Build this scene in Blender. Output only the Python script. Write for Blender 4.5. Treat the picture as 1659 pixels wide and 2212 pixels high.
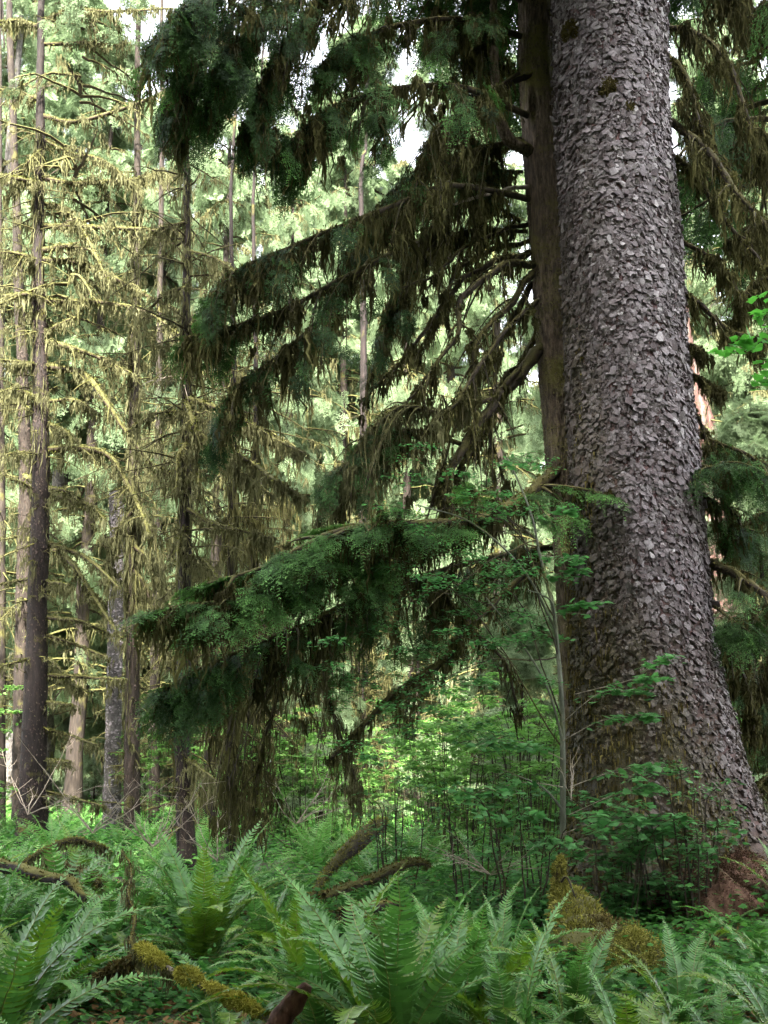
import bpy, math, random
import numpy as np
from mathutils import Vector, Matrix
R = math.radians
rng = np.random.default_rng(11)
sc = bpy.context.scene
for _o in list(bpy.data.objects): bpy.data.objects.remove(_o)

# ---------------------------------------------------------------- camera
CAMH, PITCH, FPX = 1.6, R(12.5), 2527.0      # focal length in units of a 1659 x 2212 picture
cd = bpy.data.cameras.new('camera'); cam = bpy.data.objects.new('camera', cd)
sc.collection.objects.link(cam); sc.camera = cam
cam.location = (0, 0, CAMH); cam.rotation_euler = (math.pi/2 + PITCH, 0, 0)
cd.sensor_fit = 'HORIZONTAL'; cd.sensor_width = 36; cd.lens = FPX/1659*36
cd.clip_start = 0.1; cd.clip_end = 3000

# ---------------------------------------------------------------- world, sun, exposure
SUN_EL, SUN_AZ = R(47), R(190)               # azimuth clockwise from +Y
w = bpy.data.worlds.new('World'); sc.world = w; w.use_nodes = True
nt = w.node_tree; nt.nodes.clear()
sky = nt.nodes.new('ShaderNodeTexSky'); sky.sky_type = 'NISHITA'; sky.sun_disc = False
sky.sun_elevation = SUN_EL; sky.sun_rotation = SUN_AZ
sky.air_density = 1.0; sky.dust_density = 4.0; sky.ozone_density = 1.0
bgn = nt.nodes.new('ShaderNodeBackground'); bgn.inputs['Strength'].default_value = 0.125
out = nt.nodes.new('ShaderNodeOutputWorld')
hs_ = nt.nodes.new('ShaderNodeHueSaturation'); hs_.inputs['Saturation'].default_value = 0.22     # thin high cloud
nt.links.new(sky.outputs[0], hs_.inputs['Color']); nt.links.new(hs_.outputs[0], bgn.inputs[0]); nt.links.new(bgn.outputs[0], out.inputs[0])
sl = bpy.data.lights.new('sun', 'SUN'); sl.energy = 4.9; sl.angle = R(3); sl.color = (1.0, 0.95, 0.84)
so = bpy.data.objects.new('sun', sl); sc.collection.objects.link(so)
sd = Vector((math.sin(SUN_AZ)*math.cos(SUN_EL), math.cos(SUN_AZ)*math.cos(SUN_EL), math.sin(SUN_EL)))
so.rotation_euler = sd.to_track_quat('Z', 'Y').to_euler(); so.location = (20, -20, 40)
sc.view_settings.view_transform = 'Standard'; sc.view_settings.look = 'None'
sc.view_settings.exposure = 3.55; sc.view_settings.gamma = 1.0
sc.render.engine = 'CYCLES'
sc.cycles.max_bounces = 6; sc.cycles.diffuse_bounces = 3; sc.cycles.glossy_bounces = 2
sc.cycles.transmission_bounces = 3; sc.cycles.transparent_max_bounces = 4
sc.cycles.use_adaptive_sampling = True; sc.cycles.adaptive_threshold = 0.03

# ---------------------------------------------------------------- projection helper (where a seen point stands, at depth Y)
CP, SP = math.cos(PITCH), math.sin(PITCH)
def W(px, py, Y):
    x = (px-829.5)/FPX; z = (1106-py)/FPX
    dy = CP - z*SP; dz = SP + z*CP; t = Y/dy
    return np.array([x*t, Y, CAMH + dz*t])
def WP(pts): return np.array([W(*p) for p in pts])

# ---------------------------------------------------------------- materials
def _nt(name):
    m = bpy.data.materials.new(name); m.use_nodes = True
    t = m.node_tree; t.nodes.clear()
    o = t.nodes.new('ShaderNodeOutputMaterial')
    return m, t, o
def ramp(t, stops, fac):
    n = t.nodes.new('ShaderNodeValToRGB'); cr = n.color_ramp
    while len(cr.elements) < len(stops): cr.elements.new(0.5)
    for e, (p, c) in zip(cr.elements, stops): e.position = p; e.color = (*c, 1)
    t.links.new(fac, n.inputs[0]); return n.outputs[0]
def attr(t, name):
    n = t.nodes.new('ShaderNodeAttribute'); n.attribute_name = name; return n.outputs['Fac']
def noise(t, scale, detail=4, rough=0.6, vec=None):
    n = t.nodes.new('ShaderNodeTexNoise'); n.inputs['Scale'].default_value = scale
    n.inputs['Detail'].default_value = detail; n.inputs['Roughness'].default_value = rough
    if vec is None:
        g = t.nodes.new('ShaderNodeNewGeometry'); vec = g.outputs['Position']
    t.links.new(vec, n.inputs['Vector']); return n.outputs['Fac']
def math_n(t, op, a, b, clamp=False):
    n = t.nodes.new('ShaderNodeMath'); n.operation = op; n.use_clamp = clamp
    for i, v in enumerate((a, b)):
        if isinstance(v, (int, float)): n.inputs[i].default_value = v
        else: t.links.new(v, n.inputs[i])
    return n.outputs[0]
def mixc(t, fac, a, b):
    n = t.nodes.new('ShaderNodeMix'); n.data_type = 'RGBA'
    if isinstance(fac, (int, float)): n.inputs[0].default_value = fac
    else: t.links.new(fac, n.inputs[0])
    for i, v in ((6, a), (7, b)):
        if isinstance(v, tuple): n.inputs[i].default_value = (*v, 1)
        else: t.links.new(v, n.inputs[i])
    return n.outputs[2]
def leafmat(name, stops, trans=0.35, rough=0.5, spec=0.4, nscale=0.7, namt=0.5):
    m, t, o = _nt(name)
    f = attr(t, 'rnd')
    nz = noise(t, nscale, 3)
    f2 = math_n(t, 'ADD', f, math_n(t, 'MULTIPLY', math_n(t, 'SUBTRACT', nz, 0.5), namt*2), True)
    col = ramp(t, stops, f2)
    p = t.nodes.new('ShaderNodeBsdfPrincipled'); p.inputs['Roughness'].default_value = rough
    p.inputs['Specular IOR Level'].default_value = spec
    t.links.new(col, p.inputs['Base Color'])
    if trans > 0:
        tr = t.nodes.new('ShaderNodeBsdfTranslucent')
        hs = t.nodes.new('ShaderNodeHueSaturation'); hs.inputs['Value'].default_value = 1.5; hs.inputs['Saturation'].default_value = 1.1
        t.links.new(col, hs.inputs['Color']); t.links.new(hs.outputs[0], tr.inputs['Color'])
        mx = t.nodes.new('ShaderNodeMixShader'); mx.inputs[0].default_value = trans
        t.links.new(p.outputs[0], mx.inputs[1]); t.links.new(tr.outputs[0], mx.inputs[2])
        t.links.new(mx.outputs[0], o.inputs[0])
    else: t.links.new(p.outputs[0], o.inputs[0])
    return m
def barkmat(name, stops, moss=(0.09, 0.085, 0.018), mossy=0.5, vscale=(14, 14, 3), bump=0.6, top=0.6, rough=0.85):
    """bark in vertical strips; moss grows in patches and on upward faces"""
    m, t, o = _nt(name)
    g = t.nodes.new('ShaderNodeNewGeometry')
    mp = t.nodes.new('ShaderNodeMapping'); mp.inputs['Scale'].default_value = vscale
    t.links.new(g.outputs['Position'], mp.inputs['Vector'])
    nz = noise(t, 1.0, 6, 0.65, mp.outputs[0])
    col = ramp(t, stops, nz)
    big = noise(t, 1.7, 4, 0.6)
    sx = t.nodes.new('ShaderNodeSeparateXYZ'); t.links.new(g.outputs['Normal'], sx.inputs[0])
    fm = math_n(t, 'ADD', math_n(t, 'MULTIPLY', math_n(t, 'SUBTRACT', big, 0.62-0.25*mossy), 6.0),
                math_n(t, 'MULTIPLY', sx.outputs['Z'], top*4), True)
    fine = noise(t, 40, 3)
    mc = mixc(t, fine, tuple(c*0.45 for c in moss), tuple(min(1, c*1.7) for c in moss))
    col = mixc(t, fm, col, mc)
    p = t.nodes.new('ShaderNodeBsdfPrincipled'); p.inputs['Roughness'].default_value = rough
    p.inputs['Specular IOR Level'].default_value = 0.25
    t.links.new(col, p.inputs['Base Color'])
    b = t.nodes.new('ShaderNodeBump'); b.inputs['Strength'].default_value = bump; b.inputs['Distance'].default_value = 0.03
    t.links.new(math_n(t, 'ADD', nz, math_n(t, 'MULTIPLY', fine, 0.4)), b.inputs['Height'])
    t.links.new(b.outputs[0], p.inputs['Normal']); t.links.new(p.outputs[0], o.inputs[0])
    return m
M = {}
M['hemlock'] = leafmat('hemlock_needles', [(0.0, (0.010, 0.024, 0.010)), (0.5, (0.030, 0.064, 0.018)), (0.8, (0.07, 0.16, 0.04)), (1.0, (0.15, 0.31, 0.08))], 0.25, 0.6, 0.12, 1.6, 0.3)
M['spruce_far'] = leafmat('spruce_needles', [(0.0, (0.045, 0.060, 0.032)), (0.5, (0.110, 0.155, 0.080)), (1.0, (0.23, 0.31, 0.17))], 0.4, 0.6, 0.12, 0.3, 0.4)
M['moss_tan'] = leafmat('hanging_lichen', [(0.0, (0.034, 0.033, 0.013)), (0.5, (0.083, 0.082, 0.040)), (1.0, (0.165, 0.162, 0.086))], 0.35, 0.95, 0.05, 0.5, 0.3)
M['moss_dark'] = leafmat('dark_hanging_moss', [(0.0, (0.016, 0.015, 0.007)), (0.5, (0.046, 0.044, 0.018)), (1.0, (0.12, 0.115, 0.045))], 0.25, 0.95, 0.05, 0.9, 0.4)
M['moss_yellow'] = leafmat('bright_moss', [(0.0, (0.035, 0.038, 0.010)), (0.5, (0.082, 0.088, 0.022)), (1.0, (0.165, 0.172, 0.05))], 0.2, 0.95, 0.05, 2.0, 0.3)
M['moss_olive'] = leafmat('olive_moss', [(0.0, (0.08, 0.078, 0.018)), (0.5, (0.16, 0.155, 0.035)), (1.0, (0.27, 0.26, 0.07))], 0.15, 0.95, 0.05, 3.0, 0.5)
M['pad_moss'] = leafmat('yellow_cushion_moss', [(0.0, (0.16, 0.155, 0.03)), (0.5, (0.28, 0.27, 0.05)), (1.0, (0.42, 0.40, 0.10))], 0.15, 0.95, 0.05, 5.0, 0.4)
M['moss_brown'] = leafmat('brown_moss', [(0.0, (0.04, 0.03, 0.012)), (0.5, (0.075, 0.062, 0.023)), (1.0, (0.17, 0.145, 0.05))], 0.2, 0.95, 0.05, 2.0, 0.4)
M['maple'] = leafmat('maple_leaf', [(0.0, (0.025, 0.07, 0.024)), (0.5, (0.06, 0.165, 0.052)), (1.0, (0.13, 0.30, 0.10))], 0.4, 0.5, 0.2, 2.0, 0.2)
M['maple_bright'] = leafmat('bright_maple_leaf', [(0.0, (0.04, 0.14, 0.03)), (1.0, (0.10, 0.30, 0.055))], 0.5, 0.4, 0.4, 2.0, 0.2)
M['shrub'] = leafmat('shrub_leaf', [(0.0, (0.04, 0.095, 0.025)), (0.5, (0.11, 0.23, 0.06)), (1.0, (0.22, 0.38, 0.11))], 0.45, 0.6, 0.15, 0.6, 0.4)
M['fern'] = leafmat('fern_pinna', [(0.0, (0.018, 0.055, 0.011)), (0.5, (0.062, 0.160, 0.034)), (1.0, (0.155, 0.33, 0.08))], 0.25, 0.42, 0.45, 1.2, 0.35)
M['fern_warm'] = leafmat('fern_pinna_yellowish', [(0.0, (0.025, 0.055, 0.008)), (0.5, (0.085, 0.16, 0.020)), (1.0, (0.19, 0.30, 0.05))], 0.3, 0.4, 0.4, 1.2, 0.35)
M['fern_dead'] = leafmat('dead_fern_pinna', [(0.0, (0.06, 0.035, 0.015)), (1.0, (0.2, 0.12, 0.05))], 0.2, 0.8, 0.1)
M['fern_far'] = leafmat('bright_fern_pinna', [(0.0, (0.04, 0.12, 0.025)), (0.5, (0.085, 0.20, 0.048)), (1.0, (0.16, 0.31, 0.09))], 0.4, 0.5, 0.3, 0.5, 0.4)
M['herb'] = leafmat('herb_leaf', [(0.0, (0.015, 0.05, 0.012)), (0.5, (0.045, 0.13, 0.03)), (1.0, (0.13, 0.30, 0.07))], 0.4, 0.6, 0.12, 0.35, 0.7)
M['rachis'] = leafmat('frond_stalk', [(0.0, (0.08, 0.09, 0.02)), (1.0, (0.22, 0.24, 0.07))], 0, 0.5, 0.4)
M['bark_flake'] = leafmat('flaking_bark', [(0.0, (0.010, 0.007, 0.006)), (0.5, (0.030, 0.021, 0.017)), (0.85, (0.07, 0.05, 0.042)), (1.0, (0.10, 0.10, 0.05))], 0, 0.85, 0.2, 2.0, 0.5)
M['bark_brown'] = barkmat('brown_bark', [(0.3, (0.008, 0.006, 0.005)), (0.5, (0.022, 0.016, 0.012)), (0.75, (0.05, 0.039, 0.030))], mossy=0.15, top=0.5)
M['bark_dark'] = barkmat('dark_bark', [(0.3, (0.005, 0.004, 0.003)), (0.55, (0.016, 0.011, 0.010)), (0.8, (0.042, 0.030, 0.026))], mossy=0.0, top=0.6)
M['bark_grey'] = barkmat('grey_bark', [(0.3, (0.02, 0.018, 0.017)), (0.5, (0.055, 0.050, 0.046)), (0.75, (0.12, 0.11, 0.10))], mossy=0.1, top=0.3, vscale=(12, 12, 8))
M['bark_red'] = barkmat('reddish_bark', [(0.3, (0.03, 0.012, 0.009)), (0.48, (0.06, 0.030, 0.024)), (0.62, (0.10, 0.078, 0.068))], mossy=-0.4, top=0.2, vscale=(7, 7, 2))
M['bark_hemlock'] = barkmat('ridged_hemlock_bark', [(0.32, (0.022, 0.014, 0.010)), (0.5, (0.085, 0.062, 0.045)), (0.72, (0.21, 0.165, 0.12))], moss=(0.11, 0.10, 0.03), mossy=0.5, vscale=(26, 26, 4.5), bump=1.0, top=0.6)
M['mossy_wood'] = barkmat('mossy_branch_wood', [(0.3, (0.02, 0.014, 0.01)), (0.7, (0.08, 0.06, 0.04))], moss=(0.06, 0.058, 0.016), mossy=0.9, top=1.0)
M['limb_dark'] = barkmat('dark_limb_wood', [(0.3, (0.012, 0.009, 0.007)), (0.7, (0.05, 0.038, 0.026))], moss=(0.06, 0.055, 0.016), mossy=0.55, top=0.5)
M['dead_wood'] = barkmat('bare_dead_wood', [(0.3, (0.10, 0.08, 0.06)), (0.7, (0.36, 0.31, 0.25))], mossy=-0.2, top=0.15)
M['red_wood'] = barkmat('rotting_red_wood', [(0.3, (0.03, 0.014, 0.009)), (0.5, (0.09, 0.045, 0.028)), (0.75, (0.22, 0.14, 0.10))], mossy=0.0, top=0.2)
M['pale_stem'] = barkmat('pale_stem_bark', [(0.3, (0.05, 0.055, 0.04)), (0.7, (0.15, 0.16, 0.12))], moss=(0.08, 0.09, 0.03), mossy=0.3, top=0.3)
def soilmat():
    m, t, o = _nt('forest_soil')
    n1 = noise(t, 1.3, 6); n2 = noise(t, 14, 5)
    c = mixc(t, ramp(t, [(0.4, (0, 0, 0)), (0.6, (1, 1, 1))], n1), ramp(t, [(0.3, (0.012, 0.009, 0.005)), (0.7, (0.06, 0.042, 0.022))], n2),
             ramp(t, [(0.3, (0.015, 0.03, 0.006)), (0.7, (0.06, 0.10, 0.02))], n2))
    p = t.nodes.new('ShaderNodeBsdfPrincipled'); p.inputs['Roughness'].default_value = 0.95
    t.links.new(c, p.inputs['Base Color'])
    b = t.nodes.new('ShaderNodeBump'); b.inputs['Strength'].default_value = 0.8; b.inputs['Distance'].default_value = 0.05
    t.links.new(n2, b.inputs['Height']); t.links.new(b.outputs[0], p.inputs['Normal']); t.links.new(p.outputs[0], o.inputs[0])
    return m
M['soil'] = soilmat()
M['red_fibre'] = leafmat('red_rotten_fibre', [(0.0, (0.025, 0.012, 0.007)), (0.5, (0.06, 0.031, 0.02)), (0.8, (0.12, 0.066, 0.045)), (1.0, (0.07, 0.068, 0.02))], 0.0, 0.9, 0.1, 4.0, 0.5)
def scalebark(plates):
    """the giant's bark: grey lichen-skinned scales over purple brown inner bark; 'm' marks where moss grows"""
    m, t, o = _nt('spruce_scale_bark' if plates else 'spruce_inner_bark')
    f = attr(t, 'rnd'); mo = attr(t, 'm'); fine = noise(t, 60, 4); mid = noise(t, 18, 4)
    if plates:
        base = ramp(t, [(0.0, (0.035, 0.018, 0.020)), (0.15, (0.068, 0.048, 0.050)), (0.5, (0.135, 0.113, 0.12)), (0.8, (0.22, 0.195, 0.205)), (1.0, (0.36, 0.335, 0.34))], f)
        base = mixc(t, ramp(t, [(0.35, (0, 0, 0)), (0.65, (1, 1, 1))], fine), base, mixc(t, 0.45, base, (0.04, 0.03, 0.03)))
    else:
        base = ramp(t, [(0.3, (0.022, 0.010, 0.010)), (0.55, (0.075, 0.032, 0.032)), (0.8, (0.15, 0.075, 0.07))], mid)
    mc = ramp(t, [(0.25, (0.012, 0.010, 0.005)), (0.5, (0.042, 0.034, 0.013)), (0.75, (0.10, 0.085, 0.028))], fine)
    col = mixc(t, math_n(t, 'MULTIPLY', mo, math_n(t, 'ADD', 0.1, math_n(t, 'MULTIPLY', mid, 2.2)), True), base, mc)
    p = t.nodes.new('ShaderNodeBsdfPrincipled'); p.inputs['Roughness'].default_value = 0.58
    p.inputs['Specular IOR Level'].default_value = 0.4
    t.links.new(col, p.inputs['Base Color'])
    b = t.nodes.new('ShaderNodeBump'); b.inputs['Strength'].default_value = 0.5; b.inputs['Distance'].default_value = 0.01
    t.links.new(fine, b.inputs['Height']); t.links.new(b.outputs[0], p.inputs['Normal']); t.links.new(p.outputs[0], o.inputs[0])
    return m
M['plates'] = scalebark(True); M['inner'] = scalebark(False)

# ---------------------------------------------------------------- geometry collector
class G:
    def __init__(s): s.v = []; s.r = []; s.mm = []; s.f4 = []; s.f3 = []; s.i4 = []; s.i3 = []; s.n = 0
    def add(s, V, F4=None, F3=None, rnd=0.5, mi=0, moss=0.0):
        V = np.asarray(V, float).reshape(-1, 3); k = len(V)
        s.v.append(V); s.r.append(np.broadcast_to(rnd, (k,)).astype(float)); s.mm.append(np.broadcast_to(moss, (k,)).astype(float))
        if F4 is not None and len(F4): s.f4.append(np.asarray(F4)+s.n); s.i4.append(np.full(len(F4), mi))
        if F3 is not None and len(F3): s.f3.append(np.asarray(F3)+s.n); s.i3.append(np.full(len(F3), mi))
        s.n += k
    def tubes(s, P, Rd, n=6, rnd=0.5, mi=0, lump=0.0, cap=True):
        P = np.asarray(P, float); Rd = np.asarray(Rd, float)
        if P.ndim == 2: P = P[None]; Rd = Rd[None]
        Mn, K, _ = P.shape
        T = np.gradient(P, axis=1); T /= np.linalg.norm(T, axis=2, keepdims=True)+1e-9
        Tm = T.mean(1); ref = np.where(np.abs(Tm[:, 2:3]) > 0.8, np.array([[0, 1., 0]]), np.array([[0, 0, 1.]]))
        S = np.cross(T, ref[:, None, :]); S /= np.linalg.norm(S, axis=2, keepdims=True)+1e-9
        U = np.cross(S, T)
        a = np.arange(n)*2*np.pi/n
        rr = Rd[:, :, None]*(1+lump*rng.normal(0, 1, (Mn, K, n)))
        V = P[:, :, None, :] + rr[..., None]*(np.cos(a)[None, None, :, None]*S[:, :, None, :] + np.sin(a)[None, None, :, None]*U[:, :, None, :])
        idx = np.arange(Mn*K*n).reshape(Mn, K, n)
        A = idx[:, :-1, :]; B = np.roll(idx, -1, 2)[:, :-1, :]; C = np.roll(idx, -1, 2)[:, 1:, :]; D = idx[:, 1:, :]
        F = np.stack([A, B, C, D], -1).reshape(-1, 4)
        r_ = np.broadcast_to(np.asarray(rnd).reshape(-1, 1, 1) if np.ndim(rnd) else rnd, (Mn, K, n)).reshape(-1)
        F3 = None
        if cap and n >= 3:
            e = idx[:, -1, :]; f = [np.stack([e[:, 0], e[:, i], e[:, i+1]], -1) for i in range(1, n-1)]
            F3 = np.concatenate(f)
        s.add(V, F, F3, r_, mi)
    def ribbons(s, P, Wd, S, rnd=0.5, mi=0):
        Mn, K, _ = P.shape
        if S.ndim == 2: S = S[:, None, :]
        L = P - S*Wd[..., None]/2; Rr = P + S*Wd[..., None]/2
        V = np.stack([L, Rr], 2); idx = np.arange(Mn*K*2).reshape(Mn, K, 2)
        F = np.stack([idx[:, :-1, 0], idx[:, :-1, 1], idx[:, 1:, 1], idx[:, 1:, 0]], -1).reshape(-1, 4)
        r_ = np.broadcast_to(np.asarray(rnd).reshape(-1, 1, 1) if np.ndim(rnd) else rnd, (Mn, K, 2)).reshape(-1)
        s.add(V, F, None, r_, mi)
    def place(s, T, O, X, N, Sc, rnd=0.5, mi=0):
        """copy template T (verts, quads, tris, r) to frames"""
        O = np.asarray(O, float); m = len(O)
        if m == 0: return
        X = X/(np.linalg.norm(X, axis=1, keepdims=True)+1e-9)
        N = N - (N*X).sum(1, keepdims=True)*X; N /= np.linalg.norm(N, axis=1, keepdims=True)+1e-9
        Y = np.cross(N, X); Sc = np.broadcast_to(Sc, (m,))[:, None, None]
        tv, q, t3, tr = T; k = len(tv)
        V = O[:, None, :] + Sc*(tv[None, :, 0:1]*X[:, None, :] + tv[None, :, 1:2]*Y[:, None, :] + tv[None, :, 2:3]*N[:, None, :])
        off = (np.arange(m)*k)[:, None, None]
        F4 = (q[None]+off).reshape(-1, 4) if len(q) else None
        F3 = (t3[None]+off).reshape(-1, 3) if len(t3) else None
        rv = np.clip(np.broadcast_to(rnd, (m,))[:, None]*0.6 + tr[None]*0.4 + 0*Sc[:, :, 0], 0, 1).reshape(-1)
        s.add(V.reshape(-1, 3), F4, F3, rv, mi)
    def arrays(s):
        return (np.concatenate(s.v), np.concatenate(s.f4) if s.f4 else np.zeros((0, 4), int),
                np.concatenate(s.f3) if s.f3 else np.zeros((0, 3), int), np.concatenate(s.r))
    def mesh(s, name, mats, origin=(0, 0, 0), smooth=False):
        V = np.concatenate(s.v) - np.asarray(origin)[None]
        F4 = np.concatenate(s.f4) if s.f4 else np.zeros((0, 4), int)
        F3 = np.concatenate(s.f3) if s.f3 else np.zeros((0, 3), int)
        mi = np.concatenate((s.i4 or [np.zeros(0)]) + (s.i3 or [np.zeros(0)])) if (s.i4 or s.i3) else np.zeros(0)
        me = bpy.data.meshes.new(name)
        me.vertices.add(len(V)); me.vertices.foreach_set('co', V.astype(np.float32).ravel())
        nl = F4.size + F3.size
        me.loops.add(nl); me.loops.foreach_set('vertex_index', np.concatenate([F4.ravel(), F3.ravel()]).astype(np.int32))
        nf = len(F4)+len(F3); me.polygons.add(nf)
        st = np.concatenate([np.arange(len(F4))*4, F4.size + np.arange(len(F3))*3]).astype(np.int32)
        me.polygons.foreach_set('loop_start', st)
        mats = mats if isinstance(mats, (list, tuple)) else [mats]
        for m in mats: me.materials.append(m)
        if len(mats) > 1: me.polygons.foreach_set('material_index', mi.astype(np.int32))
        if smooth: me.polygons.foreach_set('use_smooth', np.ones(nf, bool))
        else: me.polygons.foreach_set('use_smooth', np.zeros(nf, bool))
        a = me.attributes.new('rnd', 'FLOAT', 'POINT'); a.data.foreach_set('value', np.concatenate(s.r).astype(np.float32))
        mm = np.concatenate(s.mm)
        if mm.any(): a = me.attributes.new('m', 'FLOAT', 'POINT'); a.data.foreach_set('value', mm.astype(np.float32))
        me.update(); me.validate(verbose=False)
        return me
ORIG = {}
def root(name, loc, label, cat, group=None):
    o = bpy.data.objects.new(name, None); sc.collection.objects.link(o); o.location = loc
    o.empty_display_size = 0.2; o['label'] = label; o['category'] = cat
    if group: o['group'] = group
    ORIG[o.name] = np.array(loc, float); return o
def part(name, g, mats, parent, smooth=False, label=None):
    if g.n == 0: return None
    og = ORIG.get(parent.name, np.zeros(3)) if parent else np.zeros(3)
    o = bpy.data.objects.new(name, g.mesh(name, mats, og, smooth)); sc.collection.objects.link(o)
    o.parent = parent; ORIG[o.name] = og
    if label: o['label'] = label
    return o
def solo(name, g, mats, loc, label, cat, group=None, smooth=False):
    o = bpy.data.objects.new(name, g.mesh(name, mats, loc, smooth)); sc.collection.objects.link(o)
    o.location = loc; o['label'] = label; o['category'] = cat
    if group: o['group'] = group
    ORIG[o.name] = np.array(loc, float); return o
def copy_tree(o, parent=None):
    c = o.copy(); sc.collection.objects.link(c)
    if parent: c.parent = parent
    for ch in o.children: copy_tree(ch, c)
    return c

# ---------------------------------------------------------------- curves and plant pieces
def spline(P, n=24):
    P = np.asarray(P, float); m = len(P)
    Q = np.vstack([2*P[0]-P[1], P, 2*P[-1]-P[-2]])
    t = np.linspace(0, m-1-1e-6, n); i = t.astype(int); u = (t-i)[:, None]
    a, b, c, d = Q[i], Q[i+1], Q[i+2], Q[i+3]
    return 0.5*((2*b)+(-a+c)*u+(2*a-5*b+4*c-d)*u**2+(-a+3*b-3*c+d)*u**3)
def unit(v): return v/(np.linalg.norm(v, axis=-1, keepdims=True)+1e-9)
def wob(P, amp):
    k = P.shape[-2]; n = rng.normal(0, 1, P.shape)
    n = (n+np.roll(n, 1, -2)+np.roll(n, -1, -2))/3; n[..., 0, :] = 0
    return P + n*amp
def strands(g, B, L, w, K=5, sway=0.05, mi=0, rnd=None):
    m = len(B)
    if m == 0: return
    L = np.broadcast_to(L, (m,)); t = np.linspace(0, 1, K)
    P = np.repeat(B[:, None, :], K, 1)
    P[:, :, 2] -= L[:, None]*t[None]
    j = np.cumsum(rng.normal(0, 1, (m, K, 2)), 1)*sway*L[:, None, None]*0.9; j -= j[:, :1]
    P[:, :, :2] += j
    prof = np.interp(t, [0, .15, .5, .8, 1], [0.5, 1, .9, .55, .1])
    Wd = w*prof[None]*rng.uniform(0.35, 1.4, (m, K))*rng.uniform(.6, 1.5, (m, 1))
    a = rng.uniform(0, 2*np.pi, (m, 1)) + np.cumsum(rng.normal(0, .5, (m, K)), 1)
    S = np.stack([np.cos(a), np.sin(a), 0*a], -1)
    g.ribbons(P, Wd, S, rng.uniform(0, 1, m) if rnd is None else rnd, mi)
def curtain(g, C, count, Lmax, w=0.02, per=10, spread=0.05, K=5, pw=1.6, mi=0):
    """clumped hanging moss below sample points C"""
    nc = max(1, count//per)
    ci = rng.integers(0, len(C), nc); Lc = Lmax*(0.12+0.88*rng.uniform(0, 1, nc)**pw)
    rc = rng.uniform(0, 1, nc)
    idx = np.repeat(np.arange(nc), per)
    off = rng.normal(0, 1, (len(idx), 3))*np.array([spread, spread, spread*.3])
    B = C[ci[idx]] + off
    L = Lc[idx]*np.exp(-np.linalg.norm(off[:, :2], axis=1)/spread*.45)*rng.uniform(.4, 1.1, len(idx))
    strands(g, B, L, w, K, 0.06, mi, np.clip(rc[idx]*.6+rng.uniform(0, .4, len(idx)), 0, 1))
def fuzz(g, C, rad, count, ln=0.04, w=0.012, droop=0.5, mi=0, up=0.0):
    """short tufts standing off a limb or a log"""
    wt = np.broadcast_to(rad, (len(C),))*1.0; i = rng.choice(len(C), count, p=wt/wt.sum()); d = unit(rng.normal(0, 1, (count, 3))+np.array([0, 0, up]))
    rr = np.broadcast_to(rad, (len(C),))[i][:, None]
    B = C[i] + d*rr*0.95 + rng.normal(0, .12, (count, 3))*rr; K = 3
    l = ln*rng.uniform(.4, 1.4, (count, 1))
    P = np.stack([B, B+d*l*.6+np.array([0, 0, -1])*l*droop*.3, B+d*l-np.array([0, 0, 1])*l*droop], 1)
    S = unit(np.cross(d, rng.normal(0, 1, (count, 3))))
    g.ribbons(P, w*np.array([[1, .9, .2]])*rng.uniform(.5, 1.4, (count, 1)), S, rng.uniform(0, 1, count), mi)
def spray_template(nt_=18, spacing=0.045, bl=0.062, bw=0.018, seed=0, sub=.22):
    """a flat needle spray: axis +X, length 1, needles as small blades on alternating side twigs"""
    r = np.random.default_rng(seed); B = []; 
    def twig(o, d, L, z0):
        n = max(2, int(L/spacing)); p = np.stack([-d[1:2], d[0:1]])[:, 0]
        for i in range(n):
            t = (i+.5)/n
            for s_ in (-1, 1):
                if r.random() < .06: continue
                c = o + d*L*t
                dd = d*.75 + p*s_*.75; dd /= np.linalg.norm(dd)
                l = bl*r.uniform(.7, 1.2)*(1-.45*t)
                B.append((c, dd, l, z0 - 0.18*(c[0]**2) - .25*np.linalg.norm(c-o)**2 + r.normal(0, .006), min(1, .2+.8*t)*r.uniform(.6, 1)))
    twig(np.zeros(2), np.array([1., 0]), 1.0, 0)
    for i in range(nt_):
        t = .06+.9*i/nt_; s_ = 1 if i % 2 else -1
        a = s_*R(r.uniform(45, 62)); L = (.50*(1-t)**.75+.05)*r.uniform(.75, 1.15)
        o = np.array([t, 0.]); d = np.array([math.cos(a), math.sin(a)]); twig(o, d, L, 0)
        if L > sub:
            for j in range(int(L/.09)):
                tt = .25+.7*j*.09/L; b = a + (1 if j % 2 else -1)*R(45); twig(o+d*L*tt, np.array([math.cos(b), math.sin(b)]), L*.36*(1.1-tt), 0)
    V = []; rr = []
    for c, dd, l, z, t in B:
        p = np.array([-dd[1], dd[0]])*bw/2; tip = c+dd*l
        tz = z + r.normal(0, .012) - .01
        V += [[*(c-p*.6), z], [*(c+p*.6), z], [*(c+dd*l*.6+p), (z+tz)/2], [*tip, tz], ]; rr += [t]*4
        V[-2:] = [[*(c+dd*l*.75+p*.8), z*.4+tz*.6], [*(c+dd*l-p*.5), tz]]
    V = np.array(V); q = np.arange(len(V)).reshape(-1, 4)
    return V, q, np.zeros((0, 3), int), np.array(rr)
SPR = [spray_template(9, .062, .105, .034, s, .36) for s in range(4)]
SPRF = [spray_template(9, .085, .115, .032, s+10) for s in range(3)]
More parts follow.
